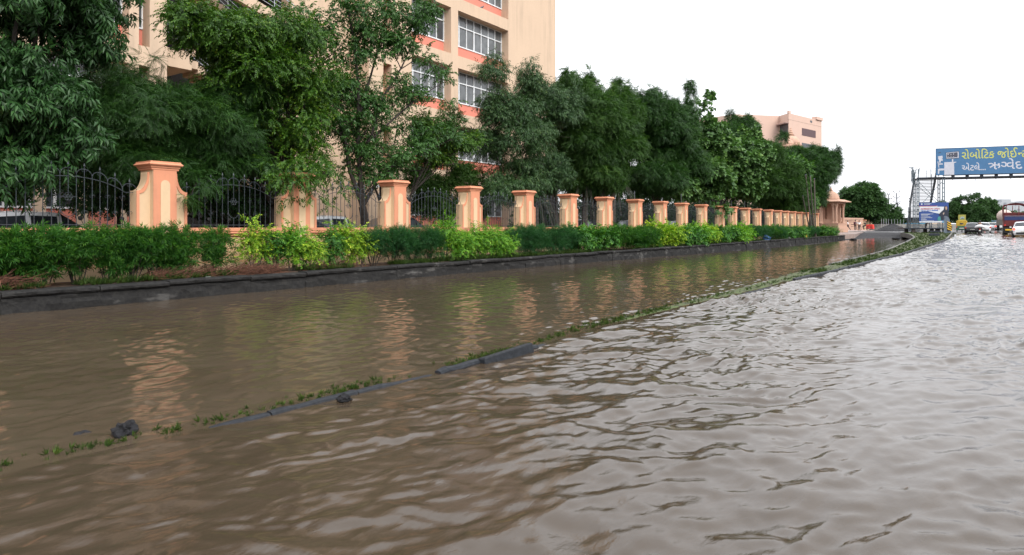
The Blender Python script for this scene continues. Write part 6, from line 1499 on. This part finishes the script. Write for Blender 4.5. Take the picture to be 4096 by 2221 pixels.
MB().box(-.02, -.002, -Wd/2+.12, Wd/2-.12, 1.75, 2.15).build('blue_panel', plain('faded_blue', (.015, .03, .12), .5), TR); MB().box(-.02, -.002, -Wd/2+.12, Wd/2-.12, 2.2, 2.26).build('trim_line', plain('trim_grey', (.15, .2, .28), .5), TR)
MB().box(-.025, -.002, -.45, .1, 1.42, 1.47).build('lettering', M['plate'], TR)
MB().box(-.06, .0, -Wd/2+.2, Wd/2-.2, .55, .72).build('rear_bumper', M['yellow'], TR); MB().box(.3, L_+1.6, -.42, .42, .62, 1.045).build('chassis', M['black'], TR)
for x in (1.1, 2.2, 6.9):
    for s in (-1, 1): MB().tube([(x, s*.72, .5), (x, s*1.12, .5)], .5, 16).build('wheel', M['black'], TR)
MB().box(L_+.1, L_+1.7, -1.1, 1.1, .8, 2.75).build('cab', M['truck_red'], TR, bevel=.08)
for s in (-1, 1): MB().box(-.05, -.002, s*1.0-.09, s*1.0+.09, 1.1, 1.25).build('tail_light', M['tail'], TR); MB().box(.05, .12, s*.85-.28, s*.85+.28, .25, .95).build('mud_flap', M['black'], TR)
# covered lorry beyond it
q = on_road(4020, 112); CL_ = empty('covered_lorry', q, R(90), 'lorry with a pale bulging tarpaulin load beyond the red truck', 'lorry')
MB().box(0, 5.5, -1.15, 1.15, .9, 1.9).build('cargo_body', plain('grey_brown', (.10, .09, .08), .7), CL_)
t = MB(); t.tube([(-.15, 0, 2.3), (.3, 0, 2.45), (2.5, 0, 2.5), (5.0, 0, 2.45), (5.6, 0, 2.3)], [.7, 1.1, 1.15, 1.1, .8], 14); o = t.build('tarpaulin', plain('pale_tarpaulin', (.5, .40, .35), .8), CL_, smooth=True)
for x in (1.0, 5.0):
    for s in (-1, 1): MB().tube([(x, s*.72, .45), (x, s*1.1, .45)], .45, 14).build('wheel', M['black'], CL_)
# hoarding and yellow board
q = at(3973, 158, z=.9); HB = empty('hoarding', q, R(-12), 'pale blue hoarding with a yellow blotch beyond the queue of cars', 'hoarding')
m, nt, b = new_mat('hoarding_print'); n = noise(nt, .7, 3, .6, coords(nt)); nt.links.new(ramp(nt, n.outputs[0], [(.4, (.14, .24, .34)), (.6, (.26, .33, .36))]), b.inputs['Base Color'])
MB().box(-1.32, 1.32, 0, .1, .5, 2.2).build('panel', m, HB); MB().lathe((0, 0, 0), [(.01, 0), (.02, .01)], 4).build('pin', M['steel'], HB)
MB().prism([(-.8, 1.2), (-.3, 1.05), (.4, 1.1), (.8, 1.3), (.7, 1.6), (.1, 1.75), (-.5, 1.65)], 'y', -.03, -.002).build('yellow_patch', plain('print_yellow', (.5, .46, .14), .7), HB); MB().prism([(-.2, .55), (.3, .55), (.2, .95), (-.1, .95)], 'y', -.03, -.002).build('white_patch', lit, HB)
for x in (-1.2, 1.2): MB().box(x-.05, x+.05, .102, .2, -.3, 2.2).build('post', M['steel'], HB)
q = at(3848, 112, z=.8); YS_ = empty('sign_board', q, R(-10), 'yellow printed sign board on posts above the auto rickshaw', 'sign')
MB().box(-.53, .53, 0, .06, 1.85, 2.80).build('panel', plain('sign_yellow', (.38, .36, .08), .6), YS_); MB().box(-.42, .52, 0, .06, 1.38, 1.84).build('lower_panel', plain('sign_pale', (.42, .42, .28), .6), YS_)
MB().prism([(-.3, 2.1), (.0, 2.0), (.35, 2.15), (.3, 2.4), (.05, 2.5), (-.2, 2.4)], 'y', -.02, -.002).build('picture', plain('sign_grey', (.35, .42, .42), .6), YS_); MB().prism([(-.2, 2.08), (.3, 2.08), (.2, 2.16), (-.1, 2.16)], 'y', -.03, -.021).build('picture_base', M['green_paint'], YS_)
for x in (-.45, .45): MB().box(x-.03, x+.03, .062, .1, -.1, 2.8).build('post', M['steel'], YS_)
q = at(3822, 165, z=.9); o = MB().box(-3.2, 3.2, 0, .06, 0, 1.9).build('mesh_screen', plain('green_net', (.02, .09, .07), .9), loc=q, rz=R(-10)); tag(o, 'dark green netting screen behind the crossing white car', 'screen')
# grey flats on the skyline
def flats(lab, sx0, sx1, sy, zc, blocks):
    a = at(sx0, zc, z=0); b_ = at(sx1, zc, z=0); r_ = empty('apartment_block', (a.x, a.y, 0), math.atan2((b_-a).y, (b_-a).x), lab, 'building', 'pale flats on the skyline'); L = (b_-a).length
    for (u0, u1, y) in blocks:
        z = H+(906-y)/2650*zc; MB().box(u0*L, u1*L-.05, 0, 12, .5, z).build('wall', plain('hazy_concrete', (.36, .38, .40), .9), r_)
        m_ = MB()
        for k in range(int((u1-u0)*L/4)): 
            for h in range(2, int(z-2), 3): m_.box(u0*L+1.2+4*k, u0*L+2.8+4*k, -.05, -.002, h, h+1.3)
        if m_.v: m_.build('window_row', plain('hazy_window', (.2, .22, .25), .6), r_)
flats('pale grey flats with stepped roofline above the low trees', 3988, 4060, 800, 380, [(0, .25, 810), (.25, .78, 797), (.78, 1.0, 806)])
flats('long low cream flats at the right edge of the skyline', 4062, 4180, 806, 400, [(0, .3, 814), (.3, 1.0, 804)])
# shed left of the footbridge
q = at(3600, 150, z=.8); SH = empty('shed', q, R(-32), 'low shed with a dark flat roof and pale wall behind the footbridge stairs', 'shed')
MB().box(-1.5, 7, 0, 5, 0, 2.2).build('wall', plain('shed_wall', (.45, .36, .28), .8), SH); MB().box(-3.0, 7.4, -.8, 5.2, 2.45, 2.75).build('roof', plain('dark_roof', (.03, .028, .03), .8), SH); MB().box(-1.5, 7, -.4, 5, 2.2, 2.448).build('beam', M['concrete'], SH)
mb = MB(); mb.prism([(-1.6, 1.15), (-.05, 1.6), (-.05, 1.64), (-1.6, 1.19)], 'x', .5, 6.5); mb.build('awning', plain('blue_awning', (.14, .35, .5), .5), SH)
# fence posts in front of it
for i, sx in enumerate((3526, 3535, 3545, 3554, 3566, 3578, 3590, 3602, 3614)):
    q = at(sx, 124+i*1.5, z=.8); c = empty('fence_post', q, 0, f'thin whitish post behind the gravel heap, {on2[i]} from the left', 'post', 'thin posts behind the gravel heap')
    MB().tube([(0, 0, 0), (0, 0, 2.2)], .045, 6).build('post', M['rail'], c); MB().box(-.06, .06, -.06, .06, 2.2, 2.26).build('post_cap', M['rail'], c)
# electric poles
def epole(lab, sx, zc, sy_top, arms, lean=0.0, r=.13):
    q = at(sx, zc, z=.8); zt = H+(906-sy_top)/2650*zc-.8; P = empty('electric_pole', q, YAW*0+R(-30), lab, 'pole', 'electric poles'); MB().tube([(lean, 0, zt), (0, 0, -.1)], [r*.7, r], 8).build('pole', M['dark_steel'], P)
    for (dz, w, v) in arms:
        a = MB(); x = lean*(1-dz/zt)
        a.tube([(x-w, 0, zt-dz+v), (x, 0, zt-dz), (x+w, 0, zt-dz+v)], .05, 5); a.build('crossarm', M['dark_steel'], P)
        for s in (-1, 1): MB().lathe((x+s*w, 0, zt-dz+v), [(.05, 0), (.08, .06), (.05, .12), (.09, .16), (.03, .24)], 8).build('insulator', M['soot'], P)
    return P
epole('electric pole with three V-shaped crossarms left of the footbridge', 3592, 150, 774, [(0.0, .75, .45), (1.1, .75, .35), (2.2, .75, .35)], -.35)
epole('second leaning electric pole close beside the three-armed one', 3600, 146, 812, [(.3, .4, .1)], -.5, .11)
epole('plain electric pole with one side bracket by the round tree', 3555, 140, 779, [(.0, .25, .1), (.9, .6, .0)], 0, .12)
epole('slim pole just left of the footbridge stairs', 3640, 120, 796, [(.0, .15, .0), (.5, .12, .0)], 0, .08)
# leaning bundle of poles at the end of the hedge
q0 = at(3252, 72, z=.5)
for i, (dx, dy, lx, top, r) in enumerate([(-.05, 0, -.75, 6.9, .085), (.12, .1, -.45, 6.7, .08), (.28, -.05, -.15, 6.4, .08), (-.2, .15, -.95, 4.6, .07)]):
    c = empty('leaning_pole', (q0.x+dx, q0.y+dy, .4), 0, ['tallest grey pole leaning left at the end of the hedge', 'second grey pole leaning in the bundle at the end of the hedge', 'most upright grey pole of the bundle at the end of the hedge', 'shorter leaning pole on the left of the bundle'][i], 'pole', 'leaning poles at the end of the hedge')
    MB().tube([(0, 0, 0), (lx, -lx*.3, top)], [r, r*.8], 8).build('pole', M['bark2'], c); MB().lathe((lx, -lx*.3, top-.02), [(r*1.1, 0), (r*1.1, .05)], 8).build('pole_cap', M['steel'], c)
# thin aerials on pillars
for i, (k, h) in enumerate([(8, .5), (10, .65), (13, .5), (14, .6)]):
    if k < len(PY): c = MB().tube([(0, 0, 0), (0, 0, h)], .012, 4).build('rod', M['rail'], loc=(XW-.2, PY[k], 3.2)); tag(c, f'thin metal rod standing on the {ordn[k-3]} pillar cap', 'rod', 'rods on pillar caps')
# background trees closing the view under the roadside crowns
for i, (Y, X, h, r) in enumerate([(44.5, -24.5, 6.5, 2.6), (50, -24.5, 7, 2.8), (56, -24.8, 7, 3.0), (62.5, -25, 7.2, 3.2), (69.5, -25, 7.2, 3.3), (77, -25, 7.2, 3.4), (85, -24.5, 7, 3.4), (93, -23.5, 6.5, 3.2), (101, -22.5, 6, 3.0), (36, -23.5, 3.6, 1.8), (112, -30, 8, 4)]):
    tree('understorey_tree', f'dark bushy tree in deep shade behind the roadside row, {on2[i]} from the left', (X, Y, .5), [(X, Y, h*.5, r, r, h*.52), (X, Y, h*.3, r*1.05, r*1.1, h*.3)], 'far', 'leaf_mango', 55, .7, 1.2, 9, .8, 70+i, .15, .3, group='shaded trees behind the row', limbs=6)
